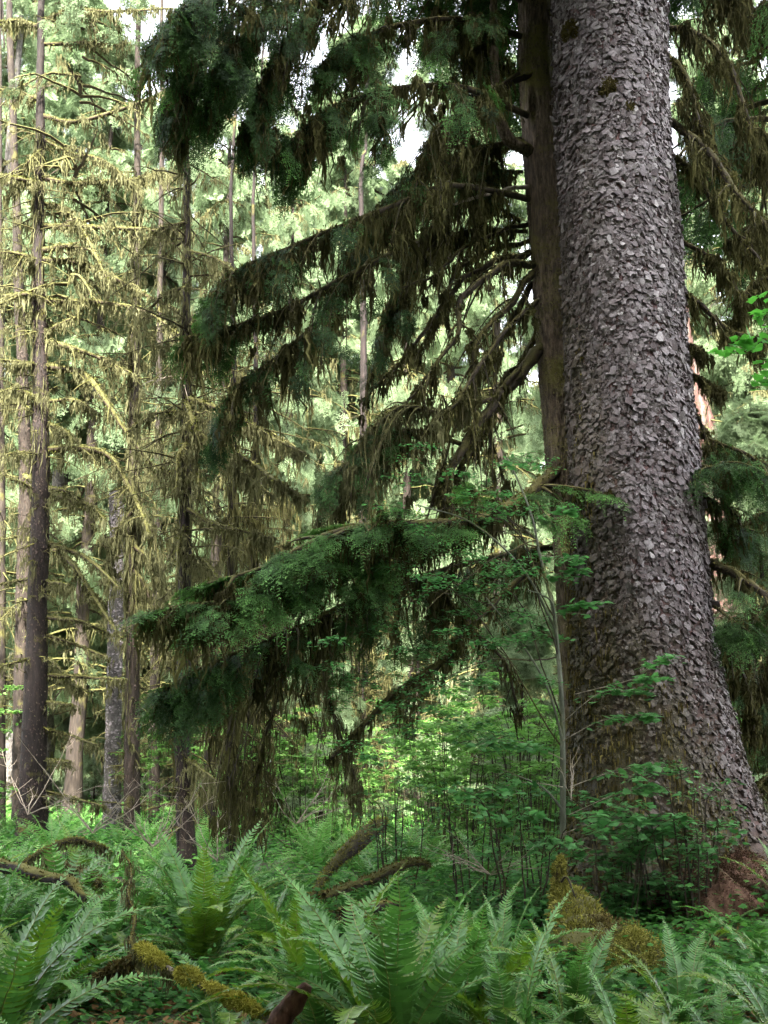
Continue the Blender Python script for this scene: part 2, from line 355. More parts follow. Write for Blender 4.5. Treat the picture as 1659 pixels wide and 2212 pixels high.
def leaf_template(kind):
    if kind == 'maple':
        a = np.radians([180, 150, 105, 88, 60, 42, 20, 0]); 
        pts = [(0, 0), (.12, .30), (.02, .55), (.32, .40), (.42, .72), (.62, .36), (.72, .34), (1.0, 0)]
        up = pts; dn = [(x, -y) for x, y in pts[1:-1]][::-1]
        ring = up+dn; V = [(.38, 0, .03)]+[(x, y, -.06*abs(y)-.05*x*x) for x, y in ring]
        n = len(ring); F = [(0, 1+i, 1+(i+1) % n) for i in range(n)]
        return np.array(V), np.zeros((0, 4), int), np.array(F), np.full(len(V), .6)
    if kind == 'oval':
        V = [(0, 0, 0), (.35, .27, .04), (.8, .2, .0), (1.05, 0, -.06), (.8, -.2, .0), (.35, -.27, .04), (.5, 0, -.03)]
        F = [(6, i, (i+1) % 6) for i in range(6)]
        return np.array(V), np.zeros((0, 4), int), np.array(F), np.full(7, .6)
    V = [(0, 0, 0), (.5, .33, .03), (1, 0, -.06), (.5, -.33, .03)]
    return np.array(V), np.array([[0, 1, 2, 3]]), np.zeros((0, 3), int), np.full(4, .6)
LM, LO, LQ = leaf_template('maple'), leaf_template('oval'), leaf_template('quad')

def limb_side(C, n, L, droop=0.5, K=6, t0=0.12, flat=0.35):
    """side twigs leaving curve C on both sides: (n,K,3)"""
    N = len(C); t = np.sort(rng.uniform(t0, 1, n)); i = np.clip((t*(N-1)).astype(int), 0, N-1)
    T = unit(np.gradient(C, axis=0))[i]; sd = unit(np.cross(T, np.array([0, 0, 1.])))
    s_ = np.where(np.arange(n) % 2, 1., -1.)[:, None]
    d = unit(T*rng.uniform(.35, .9, (n, 1)) + sd*s_*rng.uniform(.5, 1.1, (n, 1)) + np.array([0, 0, 1.])*rng.normal(0, flat, (n, 1)))
    ll = L*(1-.72*t)*rng.uniform(.6, 1.2, n)
    u = np.linspace(0, 1, K)
    P = C[i][:, None, :] + d[:, None, :]*(ll[:, None]*u)[..., None]
    P[:, :, 2] -= (droop*ll)[:, None]*u[None]**1.8
    return wob(P, 0.03*L/K*2)
def sprays_on(g, P, per, size, T=SPR, mi=0, base=0.5, hang=0.35, u0=0.25, nn=.16):
    """needle sprays along twigs P (m,K,3)"""
    m, K, _ = P.shape; n = m*per
    j = np.repeat(np.arange(m), per); u = rng.uniform(u0, 1, n); u[::per] = 1.0
    f = u*(K-1); a = np.minimum(f.astype(int), K-2); fr = (f-a)[:, None]
    O = P[j, a]*(1-fr)+P[j, a+1]*fr; Tn = unit(P[j, a+1]-P[j, a])
    sd = unit(np.cross(Tn, np.array([0, 0, 1.])))
    s_ = rng.choice([-1., 1.], n)[:, None]*rng.uniform(0, 1.1, (n, 1)); s_[::per] *= .2
    X = unit(Tn + sd*s_ + np.array([0, 0, -1.])*rng.uniform(0, hang*2, (n, 1)))
    Nn = np.array([0, 0, 1.]) + rng.normal(0, nn, (n, 3))
    rr = np.clip(base+rng.normal(0, .22, n), 0, 1); sz = size*rng.uniform(.6, 1.25, n); k = rng.integers(0, len(T), n)
    for q in range(len(T)):
        s2 = k == q
        g.place(T[q], O[s2], X[s2], Nn[s2], sz[s2], rr[s2], mi)

def clumpy(S, thr, sc_=1.1, ph=0.0):
    c = S[:, -1] if S.ndim == 3 else S
    f = np.sin(c[:, 0]*3.1*sc_+ph)*np.sin(c[:, 2]*3.7*sc_+1.3+ph)+.7*np.sin(c[:, 1]*4.3*sc_+c[:, 0]*1.7)+rng.normal(0, .35, len(c))
    return S[f > thr]
def limb(tree, pts, r0, r1=0.012, wood='mossy_wood', side=(0, 0.5), fol=0, fsize=.42, moss=60, ml=.5, mw=.022, mmat='moss_tan',
         fz=80, fzmat='moss_yellow', name='branch', droop=.5, sides=6, fbase=.45, lump=.12, label=None, n=26, per=10, flat=.35, crook=0.0, T=SPR, spread=.05, thr=None, wads=0, wl=1.0, hang=.35):
    """one branch of a tree: wood, with moss and foliage as its own parts"""
    C = spline(pts if isinstance(pts, np.ndarray) else WP(pts), n)
    C = wob(C[None], max(.004, crook+.15*r0))[0]
    ln = np.linalg.norm(np.diff(C, axis=0), axis=1).sum()
    g = G(); rad = np.linspace(1, 0, n)**.8*(r0-r1)+r1
    g.tubes(C, rad, sides+2, .5, 0, lump)
    S = None
    if side[0]:
        S = limb_side(C, side[0], side[1], droop, 6, flat=flat)
        g.tubes(S, np.repeat(np.linspace(max(.006, r0*.35), .004, 6)[None], len(S), 0), 4, .5, 0)
    b = part(name, g, M[wood], tree, smooth=True, label=label)
    if fz:
        gm = G(); fuzz(gm, C, rad, int(fz*ln/2), .03+.5*r0, .016, .4, 0, .6)
        part('moss_sleeve', gm, M[fzmat], b)
    if moss:
        gm = G(); cnt = int(moss*ln)
        curtain(gm, C[2:], cnt, ml, mw, per=per, spread=spread)
        if S is not None: curtain(gm, S[:, 1:].reshape(-1, 3), int(cnt*1.3), ml*.7, mw*.8, per=max(4, per//2), spread=spread*.7)
        if wads:
            src = C[3:] if S is None else np.concatenate([C[3:], S[:, 2:].reshape(-1, 3)])
            curtain(gm, src, int(wads*16), wl, .034, per=16, spread=.028, K=7, pw=1.0)
        part('hanging_moss', gm, M[mmat], b)
    if fol and S is not None:
        gf = G(); Sf = S if thr is None else clumpy(S, thr)
        sprays_on(gf, Sf, fol, fsize, T, 0, fbase, hang)
        sprays_on(gf, C[None, n//3:], max(3, int(fol*ln*1.5)), fsize, T, 0, fbase, hang)
        part('foliage', gf, M['hemlock'], b)
    return b

# ================================================================ THE PLACE
# ---------------------------------------------------------------- forest floor
def gz(x, y):
    x = np.asarray(x, float); y = np.asarray(y, float)
    return (.10*np.sin(x*.55+1.3)*np.cos(y*.42) + .06*np.sin(x*1.7+y*1.1) + .03*np.sin(x*3.1-y*2.7)
            + .45*np.exp(-(((x-4.6)/1.6)**2+((y-14.2)/1.7)**2)) + .35*np.clip((y-34)/60, 0, 1.2))
def gzf(x, y): return float(gz(x, y))
u = np.sign(np.linspace(-1, 1, 261))*np.abs(np.linspace(-1, 1, 261))**3.2
gx = u*900; gy = u*900+10
X_, Y_ = np.meshgrid(gx, gy, indexing='ij')
Vg = np.stack([X_, Y_, gz(X_, Y_)], -1).reshape(-1, 3)
ig = np.arange(261*261).reshape(261, 261)
Fg = np.stack([ig[:-1, :-1], ig[1:, :-1], ig[1:, 1:], ig[:-1, 1:]], -1).reshape(-1, 4)
g = G(); g.add(Vg, Fg); fl = bpy.data.objects.new('ground', g.mesh('ground', M['soil'], (0, 0, 0), True)); sc.collection.objects.link(fl); fl['kind'] = 'structure'

# ---------------------------------------------------------------- generic conifer
def conifer_geo(H, r, h0, nb, L, fol, mosslen, mossn, droop=.35, twigs=9, T=SPRF, fsize=.8, mw=.05, lean=(0, 0), origin=(0, 0), z0=0, base=.5, crook=.06, rise=.15,
                hmax=None, azr=None, topfol=True, fh=None, sides=4, fuzzn=0, tl=.34, per=8, pw=1.6):
    """trunk curve, limbs, foliage and moss of one conifer; origin is the foot"""
    K = 8
    def trunk_at(z): 
        t = np.asarray(z)/H
        return np.stack([origin[0]+lean[0]*t, origin[1]+lean[1]*t, z0+np.asarray(z)], -1)
    top = hmax or H*.98
    z = np.sort(rng.uniform(h0, top, nb)); az = rng.uniform(0, 2*np.pi, nb) if azr is None else rng.uniform(azr[0], azr[1], nb)
    t = z/H; ll = L*(np.clip(1-t, 0, 1)**.7*.9+.1)*rng.uniform(.55, 1.15, nb)
    d = np.stack([np.cos(az), np.sin(az), rng.normal(rise, .15, nb)], -1)
    uu = np.linspace(0, 1, K); P = trunk_at(z)[:, None, :] + d[:, None, :]*(ll[:, None]*uu)[..., None]
    P[:, :, 2] -= (droop*ll)[:, None]*uu[None]**1.7*rng.uniform(.3, 1.6, (nb, 1))
    P = wob(P, crook)
    gl = G(); gl.tubes(P, np.linspace(1, .25, K)[None]*(r*.13+.006*ll)[:, None], sides, .5)
    # side twigs
    m = nb*twigs; j = np.repeat(np.arange(nb), twigs); f = rng.uniform(.18, .98, m)*(K-1); a = np.minimum(f.astype(int), K-2); fr = (f-a)[:, None]
    O = P[j, a]*(1-fr)+P[j, a+1]*fr; Tn = unit(P[j, a+1]-P[j, a]); sd = unit(np.cross(Tn, np.array([0, 0, 1.])))
    s_ = rng.choice([-1., 1.], m)[:, None]; dd = unit(Tn*.7+sd*s_*rng.uniform(.4, 1, (m, 1)))
    l2 = ll[j]*tl*(1.15-.8*f/(K-1))*rng.uniform(.6, 1.2, m); u5 = np.linspace(0, 1, 5)
    S = O[:, None, :]+dd[:, None, :]*(l2[:, None]*u5)[..., None]; S[:, :, 2] -= (droop*1.3*l2)[:, None]*u5[None]**1.7
    S = wob(S, crook*.6)
    gl.tubes(S, np.repeat(np.linspace(.013, .006, 5)[None], m, 0), 3, .5, cap=False)
    gf = G()
    if fol:
        if fh is None: Sf = S
        else: Sf = S[(S[:, 0, 2]-z0) > fh + rng.normal(0, 1.5, m)]
        if len(Sf): sprays_on(gf, Sf, fol, fsize, T, 0, base, .55, .15, .45)
    gm = G()
    if mossn:
        curtain(gm, P[:, 1:].reshape(-1, 3), int(mossn*nb*.45), mosslen, mw, per=per, spread=.09, K=5, pw=pw)
        curtain(gm, S.reshape(-1, 3), int(mossn*nb*.55), mosslen*.75, mw*.8, per=per, spread=.09, K=4, pw=pw)
    if fuzzn: fuzz(gm, P.reshape(-1, 3), r*.13+.02, int(fuzzn*nb), .06, .03)
    return gl, gf, gm
def trunk_geo(pts, rad, n=14, k=60, lump=.03, flare=1.0):
    C = spline(pts, k); tt = np.linspace(0, 1, len(rad)); rr = np.interp(np.linspace(0, 1, k), tt, rad)
    g = G(); g.tubes(C, rr, n, .5, 0, lump); return g, C, rr
def straight_trunk(H, r, origin=(0, 0), z0=0, lean=(0, 0), n=12):
    k = 40; t = np.linspace(0, 1, k); P = np.stack([origin[0]+lean[0]*t, origin[1]+lean[1]*t, z0-.2+t*(H+.2)], -1)
    P = wob(P[None], r*.12)[0]; P[0] = [origin[0], origin[1], z0-.2]
    rr = r*(1-.93*t**1.1) + r*.45*np.exp(-t*H/.5)
    g = G(); g.tubes(P, rr, n, .5, 0, .035); return g

# ---------------------------------------------------------------- the giant spruce
YG = 15.0
EL = [(-60, 1193), (0, 1195), (200, 1205), (400, 1212), (650, 1222), (900, 1232), (1100, 1237), (1300, 1240), (1500, 1238), (1620, 1232), (1750, 1222), (1850, 1208), (1960, 1190)]
ER = [(-60, 1422), (0, 1428), (200, 1438), (350, 1447), (560, 1462), (700, 1475), (850, 1487), (1000, 1500), (1150, 1512), (1350, 1532), (1450, 1551), (1560, 1580), (1650, 1597), (1720, 1618), (1800, 1648), (1960, 1715)]
pys = np.linspace(1980, -60, 90)
el = np.interp(pys, [a for a, b in EL], [b for a, b in EL]); er = np.interp(pys, [a for a, b in ER], [b for a, b in ER])
_l = np.array([W(a, b, YG) for a, b in zip(el, pys)]); _r = np.array([W(a, b, YG) for a, b in zip(er, pys)])
GZ = _l[:, 2]; GCX = (_l[:, 0]+_r[:, 0])/2; GR = (_r[:, 0]-_l[:, 0])/2*0.995
GZ = np.append(GZ, [16, 22, 30, 42]); GCX = np.append(GCX, GCX[-1]+np.array([-.1, -.3, -.5, -.8])); GR = np.append(GR, GR[-1]*np.array([.97, .8, .5, .06]))
GZ[0] = -.4
def giant(th, z):
    c = np.interp(z, GZ, GCX); r = np.interp(z, GZ, GR)
    low = np.exp(-np.clip(z, 0, 99)/.8)
    lobes = .20*np.cos(3*th+1.0)+.16*np.cos(5*th-.6)+.09*np.cos(9*th+.4)
    front = .55*np.exp(-((np.angle(np.exp(1j*(th-R(-52)))))/.42)**2)*np.exp(-np.clip(z, 0, 99)/.55)   # root that runs towards the camera
    r = r*(1+low*lobes*.8+front) + .022*np.sin(7*th+z*.5)*np.exp(-z/9) + .018*np.sin(3*th+1.7*z)+.012*np.sin(11*th-2.3*z)
    return np.stack([c+r*np.cos(th), YG+r*np.sin(th)*.97, z+0*th], -1)
def giant_n(th, z):
    e = .02; a = giant(th+e, z)-giant(th-e, z); b = giant(th, z+e)-giant(th, z-e)
    return unit(np.cross(a, b)), unit(a), unit(b)
def giant_moss(th, z):
    """where moss grows: foot of the trunk and its left side"""
    left = np.clip(-np.cos(th)*1.0-.15, 0, 1)
    nz = .5+.25*np.sin(th*5+z*1.3)+.25*np.sin(th*13-z*2.1+np.sin(z*4))
    m = np.clip(1.15-z/3.4, 0, 1)*(.35+.75*np.clip(.6-np.cos(th), 0, 1.3)) + left*np.clip(1.0-z/13, .1, 1)*.8
    return np.clip(m*1.5*(.35+nz), 0, 1)
gs = root('giant_spruce', (float(GCX[0]), YG, 0), 'huge spruce trunk with grey flaking scale bark and a flared mossy foot, right of centre', 'tree')
th = np.linspace(0, 2*np.pi, 161)[:-1]; zz = np.concatenate([np.linspace(-.4, 3, 60), np.linspace(3.1, 16, 90), np.linspace(16.5, 41.5, 22)])
TH, ZZ = np.meshgrid(th, zz, indexing='ij'); Vt = giant(TH, ZZ); nn, _, _ = giant_n(TH, ZZ)
Vt = Vt + nn*(rng.normal(0, .009, TH.shape)[..., None])
it = np.arange(TH.size).reshape(TH.shape); i2 = np.roll(it, -1, 0)
g = G(); g.add(Vt.reshape(-1, 3), np.stack([it[:, :-1], i2[:, :-1], i2[:, 1:], it[:, 1:]], -1).reshape(-1, 4), None, rng.uniform(0, 1, TH.size), 0, giant_moss(TH, ZZ).ravel()+1e-4)
trunk_o = part('trunk', g, M['inner'], gs, True)
def plates(n, zlo, zhi, smul=1.0):
    g = G(); th = rng.uniform(0, 2*np.pi, n); z = rng.uniform(zlo, zhi, n)
    mo = giant_moss(th, z); keep = rng.uniform(0, 1, n) > .20 + .6*np.clip(mo-.35, 0, 1)
    cl = .5+.5*np.sin(th*9+2*np.sin(z*2.3))*np.sin(z*3.1+np.sin(th*6)*2)     # flaked-off patches
    keep &= rng.uniform(0, 1, n) > .35*(cl > .86)
    th = th[keep]; z = z[keep]; mo = mo[keep]; n = len(th)
    N, Tn, Up = giant_n(th, z); C = giant(th, z)
    s = np.clip(rng.lognormal(-.04, .5, n), .35, 2.2)*.0275*smul*(.72+.36*np.clip(z/6, 0, 1))
    rot = rng.normal(0, .5, n); lift = rng.gamma(1.8, .008, n)+.005; tiltv = rng.normal(.14, .24, n); tilth = rng.normal(0, .24, n)
    k = 9; a = np.arange(k)*2*np.pi/k
    rad = s[:, None]*rng.uniform(.5, 1.3, (n, k)); u_ = rad*np.cos(a+rot[:, None])*1.0; v_ = rad*np.sin(a+rot[:, None])*1.12
    h = lift[:, None] + np.sin(tiltv)[:, None]*(-v_) + np.sin(tilth)[:, None]*u_ - 1.6*(u_**2)/1.0 + rng.normal(0, .004, (n, k))
    h = np.maximum(h, .002)
    V = C[:, None, :]+u_[..., None]*Tn[:, None, :]+v_[..., None]*Up[:, None, :]+h[..., None]*N[:, None, :]
    Cc = C + (lift+.004)[:, None]*N
    base = C[:, None, :]+.9*u_[..., None]*Tn[:, None, :]+.9*v_[..., None]*Up[:, None, :]-.004*N[:, None, :]
    A = np.concatenate([Cc[:, None], V, base], 1); kk = 1+2*k
    off = (np.arange(n)*kk)[:, None, None]
    i_ = np.arange(k); j_ = (i_+1) % k
    F3 = (np.stack([0*i_, 1+i_, 1+j_], -1)[None]+off).reshape(-1, 3); F4 = (np.stack([1+i_, 1+k+i_, 1+k+j_, 1+j_], -1)[None]+off).reshape(-1, 4)
    col = np.clip(.42+.24*rng.normal(0, 1, n)+.12*np.clip(np.cos(th+.5), -1, 1)-.34*np.clip(1-z/8, 0, 1), 0.02, 1)  # light and shade in the scale colour: paler right side, darker towards the foot
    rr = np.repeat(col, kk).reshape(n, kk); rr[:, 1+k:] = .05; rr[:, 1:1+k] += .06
    mm = np.repeat(mo[:, None], kk, 1)+1e-4
    g.add(A.reshape(-1, 3), F4, F3, rr.ravel(), 0, mm.ravel()); return g
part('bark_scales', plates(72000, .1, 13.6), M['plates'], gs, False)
# moss tufts on the trunk, thick low down and along the left edge
n = 26000; th = rng.uniform(0, 2*np.pi, n); z = rng.uniform(0, 1, n)**1.5*12.5
mo = giant_moss(th, z); k_ = rng.uniform(0, 1, n) < np.clip(mo-.30, 0, 1)**1.2; th, z = th[k_], z[k_]
N, Tn, Up = giant_n(th, z); C = giant(th, z)+N*.01
g = G(); l = rng.uniform(.02, .075, (len(th), 1))
P = np.stack([C, C+N*l*.7, C+N*l*.8-np.array([0, 0, 1.])*l*1.3], 1)
g.ribbons(P, np.array([[.02, .02, .004]])*rng.uniform(.5, 1.6, (len(th), 1)), unit(Tn+rng.normal(0, .4, Tn.shape)), rng.uniform(0, 1, len(th)))
cc = rng.integers(0, len(C), 260); strands(g, np.repeat(C[cc], 9, 0)+rng.normal(0, .04, (2340, 3))*[1, .2, .8]+np.repeat(N[cc], 9, 0)*.03, rng.uniform(.05, .28, 2340), .012, 4, .05)
part('trunk_moss', g, M['moss_brown'], gs)
# knots: small dark knobs with old bark around them
for px, py, s_ in ((1313, 190, .13), (1360, 232, .07), (1318, 322, .05), (1235, 70, .14), (1318, 1070, .06)):
    p = W(px, py, YG-.9); zc = p[2]; c0 = np.interp(zc, GZ, GCX); r0 = np.interp(zc, GZ, GR)
    for _ in range(4):
        cth = np.clip((p[0]-c0)/r0, -.99, .99); thn = -math.acos(cth); q = giant(np.array(thn), np.array(zc)); p = W(px, py, q[1]); zc = p[2]
    N, Tn, Up = giant_n(np.array([thn]), np.array([zc])); N = N[0]; Tn = Tn[0]; Up = Up[0]
    g = G(); nrm = 700; a = rng.uniform(0, 2*np.pi, nrm); rr = rng.uniform(0, 1, nrm)**.6*s_
    B = q + Tn*(rr*np.cos(a))[:, None] + Up*(rr*np.sin(a)*1.15)[:, None] + N*(.02+.3*s_*(1-(rr/s_)**2))[:, None]
    g.place(LO, B, unit(Tn*np.cos(a)[:, None]+Up*np.sin(a)[:, None]+N*rng.normal(0, .6, (nrm, 1))), unit(N+rng.normal(0, .5, (nrm, 3))), rng.uniform(.12, .3, nrm)*s_, rng.uniform(0, .35, nrm))
    ring = np.stack([q+N*.3*s_*t + 0*q for t in np.linspace(-.3, 1, 6)]); g.tubes(ring, np.array([1.2, 1, .85, .7, .5, .25])*s_*.8, 10, .1, 0, .15)
    part('knot', g, M['moss_brown'] if s_ != .05 else M['bark_dark'], gs)

# mossy branches that leave the giant on its right
RB = dict(wood='limb_dark', mmat='moss_dark', fzmat='moss_brown', moss=150, ml=1.1, mw=.026, fz=160)
right = [
    ([(1440, 120, 15.2), (1480, 160, 15), (1510, 260, 14.8), (1535, 330, 14.6)], .05, (8, .6), 1.1),
    ([(1450, 262, 15), (1530, 325, 14.6), (1600, 425, 14.2), (1668, 510, 14), (1720, 640, 13.8)], .06, (14, .8), .9),
    ([(1448, 330, 15.3), (1500, 375, 15.1), (1560, 470, 15), (1640, 560, 15), (1700, 640, 15)], .045, (12, .7), .7),
    ([(1430, 60, 15.6), (1500, 70, 15.4), (1570, 130, 15.2), (1610, 240, 15), (1640, 360, 15)], .05, (14, .9), 1.3),
    ([(1470, 520, 15), (1540, 560, 15), (1590, 620, 15), (1600, 690, 15)], .035, (10, .5), .8),
    ([(1475, 630, 15), (1515, 660, 14.9), (1580, 715, 14.8), (1640, 730, 14.8)], .045, (12, .6), .8),
    ([(1480, 744, 15), (1505, 750, 14.8), (1512, 770, 14.7)], .035, (2, .3), .6),
    ([(1485, 804, 15), (1520, 820, 14.9), (1553, 842, 14.8)], .025, (5, .4), .5),
    ([(1490, 860, 15.2), (1530, 960, 15), (1555, 1060, 14.9)], .03, (7, .5), .5),
    ([(1508, 1060, 15), (1550, 1090, 15), (1590, 1110, 15), (1610, 1180, 15)], .035, (8, .5), .6),
    ([(1525, 1215, 15), (1580, 1236, 14.6), (1660, 1290, 14.2), (1740, 1350, 14)], .075, (12, .8), .8),
    ([(1535, 1345, 15.2), (1580, 1400, 15), (1620, 1500, 15), (1630, 1600, 15)], .03, (9, .6), .6),
]
for i, (p, r0, sd_, ml_) in enumerate(right):
    fo = 3 if i in (8, 9, 10) else 0
    limb(gs, p, r0, .012, side=sd_, fol=fo, fsize=.38, ml=ml_, wood='limb_dark', mmat='moss_dark', fzmat='moss_brown', moss=110, mw=.026, fz=150, wads=22, wl=ml_)
for p, r0 in (([(1495, 1000, 15.1), (1540, 1010, 14.6), (1600, 1000, 14.2), (1680, 1040, 14)], .03), ([(1530, 1300, 15), (1570, 1330, 14.6), (1610, 1360, 14.3)], .022),
              ([(1500, 940, 15.3), (1560, 960, 15), (1640, 1000, 14.8), (1700, 1100, 14.5)], .03)):
    limb(gs, p, r0, .01, side=(9, .5), fol=4, fsize=.42, ml=.5, wood='limb_dark', mmat='moss_dark', moss=90, fz=60, fbase=.5)
gl, gf, gm = conifer_geo(42, .9, 14.5, 46, 5.5, 3, 1.2, 30, droop=.5, twigs=12, origin=(3.2, YG), T=SPRF, fsize=.9)
part('upper_limbs', gl, M['limb_dark'], gs); part('crown', gf, M['hemlock'], gs); part('crown_moss', gm, M['moss_dark'], gs)

# ---------------------------------------------------------------- the hemlock leaning on it
YH = 15.9
hp = [(1275, 1990), (1268, 1700), (1262, 1500), (1250, 1300), (1238, 1128), (1220, 950), (1203, 750), (1192, 564), (1178, 350), (1160, 150), (1157, 0), (1152, -150)]
hw = [62, 50, 47, 46, 46, 45, 45, 46, 50, 42, 40, 40]
hpts = WP([(x, y, YH) for x, y in hp]); hpts[0, 2] = -.3
hrad = np.array(hw)*YH/FPX*1.02
top = hpts[-1]+np.array([[-.2, 0, 4.], [-.3, .1, 9.], [-.3, .1, 14.]]); 
hm = root('hemlock_tree', (float(hpts[0, 0]), YH, 0), 'slimmer brown hemlock with a knot hole and an upturned limb, close beside the giant spruce', 'tree')
HP = np.vstack([hpts, top]); HR = np.append(hrad, [.2, .13, .03])
C = spline(HP, 150); rr = np.interp(np.linspace(0, len(HP)-1, 150), np.arange(len(HP)), HR)
a = np.linspace(0, 2*np.pi, 41)[:-1]
flute = 1+.035*np.sin(5*a+1)[None]+.02*np.sin(11*a)[None]+rng.normal(0, .012, (150, 40))
Vh = C[:, None, :]+(rr[:, None]*flute)[..., None]*np.stack([np.cos(a), np.sin(a), 0*a], -1)[None]
# knot hole: the bark folds in
kc = W(1154, 228, YH-.28); dxz = Vh-kc; dd_ = np.sqrt((dxz[..., 0]/.055)**2+(dxz[..., 2]/.16)**2); fr = Vh[..., 1] < YH
Vh[..., 1] += np.where(fr, .16*np.exp(-dd_**2)-.04*np.exp(-(dd_-1.6)**2), 0)
ih = np.arange(150*40).reshape(150, 40); jh = np.roll(ih, -1, 1)
g = G(); g.add(Vh.reshape(-1, 3), np.stack([ih[:-1], jh[:-1], jh[1:], ih[1:]], -1).reshape(-1, 4))
part('trunk', g, M['bark_hemlock'], hm, True)
# bark ridges: narrow vertical flakes
n = 9000; i = rng.integers(2, 135, n); th = rng.uniform(0, 2*np.pi, n); nr = np.stack([np.cos(th), np.sin(th), 0*th], -1)
B = C[i]+(rr[i]*rng.uniform(.99, 1.03, n))[:, None]*nr+np.array([0, 0, 1.])*rng.uniform(-.06, .06, (n, 1))
k_ = np.sqrt(((B-kc)[:, 0]/.06)**2+((B-kc)[:, 2]/.17)**2) > 1.2; B, nr, th = B[k_], nr[k_], th[k_]; n = len(B)
L_ = rng.uniform(.03, .11, (n, 1)); P = np.stack([B, B+nr*.008+np.array([0, 0, 1.])*L_*.5, B+np.array([0, 0, 1.])*L_], 1)
g = G(); g.ribbons(P, np.array([[.012, .022, .008]])*rng.uniform(.6, 1.5, (n, 1)), np.stack([-np.sin(th), np.cos(th), 0*th], -1)+nr*rng.normal(0, .35, (n, 1)), rng.uniform(0, 1, n))
part('bark_ridges', g, M['bark_hemlock'], hm)
LH = dict(wood='limb_dark', mmat='moss_dark', fzmat='moss_brown')
limb(hm, [(1165, 345, 15.9), (1140, 325, 15.7), (1100, 295, 15.5), (1076, 250, 15.4), (1070, 175, 15.4), (1065, 50, 15.4), (1062, -60, 15.4)], .105, .055, 'bark_hemlock', moss=10, ml=.4, fz=60, fzmat='moss_brown', name='upturned_limb', lump=.05)
limb(hm, [(1150, 160, 15.7), (1110, 175, 15.5), (1062, 202, 15.4), (1030, 208, 15.3), (985, 204, 15.2)], .05, .03, 'bark_dark', moss=10, ml=.3, fz=40, fzmat='moss_brown', name='broken_stub')
limb(hm, [(1150, 402, 15.8), (1105, 407, 15.6), (1050, 420, 15.5), (1010, 432, 15.4), (980, 441, 15.3)], .035, .016, 'dead_wood', moss=6, ml=.2, fz=0, name='dead_branch', label='bare barkless dead branch', sides=6)
big = [
    ([(1155, 570, 15.8), (1100, 572, 15.4), (1045, 600, 15.1), (995, 650, 14.9), (983, 725, 14.8), (930, 800, 14.7), (885, 860, 14.6)], .058),
    ([(1150, 590, 15.8), (1110, 640, 15.5), (1070, 690, 15.3), (1030, 740, 15.1), (1020, 805, 15), (1000, 880, 15)], .05),
    ([(1145, 545, 15.9), (1080, 560, 15.6), (1010, 600, 15.6), (960, 660, 15.6), (900, 740, 15.6), (850, 800, 15.5), (780, 860, 15.4)], .05),
    ([(1170, 752, 15.8), (1090, 844, 15.3), (1030, 914, 15), (975, 1010, 14.8), (960, 1060, 14.8), (985, 1110, 14.8)], .085),
    ([(1150, 610, 16), (1100, 700, 15.9), (1050, 780, 15.8), (1000, 870, 15.8), (960, 980, 15.7), (930, 1090, 15.6)], .045),
    ([(1145, 520, 16.2), (1060, 540, 16.4), (980, 600, 16.5), (940, 700, 16.5), (900, 760, 16.5)], .04),
    ([(1165, 700, 16), (1130, 780, 16), (1080, 830, 15.9), (1060, 920, 15.9), (1075, 1010, 15.9), (1120, 1090, 15.9)], .045),
    ([(1120, 800, 15.4), (1060, 870, 15.2), (1040, 950, 15.1), (1000, 1000, 15), (1000, 1060, 15), (1040, 1110, 15)], .04),
    ([(1150, 480, 16), (1080, 500, 15.8), (1000, 540, 15.6), (930, 600, 15.4), (860, 620, 15.2)], .035),
    ([(1160, 650, 15.5), (1090, 720, 15), (1010, 830, 14.6), (950, 900, 14.4), (900, 940, 14.3)], .035),
]
for p, r0 in big:
    limb(hm, p, r0*1.05, .012, 'limb_dark', side=(12, .8), moss=60, ml=.7, mmat='moss_dark', fz=110, fzmat='moss_dark', droop=.9, crook=.02, n=32, wads=14, wl=.8)
# the two crooked dark limbs lower down
limb(hm, [(1198, 1020, 15.7), (1165, 1050, 15.2), (1130, 1082, 14.8), (1070, 1110, 14.5), (1000, 1128, 14.2), (900, 1132, 13.8), (800, 1138, 13.4), (690, 1165, 13.1), (560, 1232, 12.9), (425, 1272, 12.8)], .10, .015,
     'limb_dark', side=(46, 1.25), fol=9, fsize=.46, moss=170, ml=1.0, mmat='moss_dark', fz=150, name='branch', fbase=.85, droop=.22, flat=.22, hang=.15, n=44, thr=-.35, wads=40, wl=1.1, label='long low branch with green needle sprays on top and dark moss below')
limb(hm, [(1120, 1095, 15.5), (960, 1150, 14.8), (820, 1190, 14.2), (700, 1230, 13.6), (560, 1280, 13), (430, 1305, 12.6), (335, 1318, 12.4)], .06, .012,
     'limb_dark', side=(44, 1.1), fol=9, fsize=.46, moss=150, ml=1.0, mmat='moss_dark', fz=90, fbase=.75, droop=.3, flat=.2, hang=.2, n=40, thr=-.4, wads=36, wl=1.2)
limb(hm, [(960, 1180, 15.4), (820, 1260, 14.6), (700, 1330, 14), (560, 1390, 13.5), (440, 1440, 13.2), (350, 1490, 13)], .05, .012,
     'limb_dark', side=(38, 1.0), fol=8, fsize=.44, moss=130, ml=1.2, mmat='moss_dark', fz=60, fbase=.45, droop=.7, flat=.15, n=36, thr=-.2, wads=40, wl=1.3)
limb(hm, [(1200, 1180, 16.2), (1080, 1200, 16), (960, 1230, 15.8), (860, 1260, 15.6), (780, 1300, 15.4)], .05, .012,
     'limb_dark', side=(26, 1.0), fol=4, fsize=.42, moss=200, ml=1.5, mmat='moss_dark', fz=60, fbase=.4, droop=.9, n=30, thr=.1, wads=50, wl=1.2)
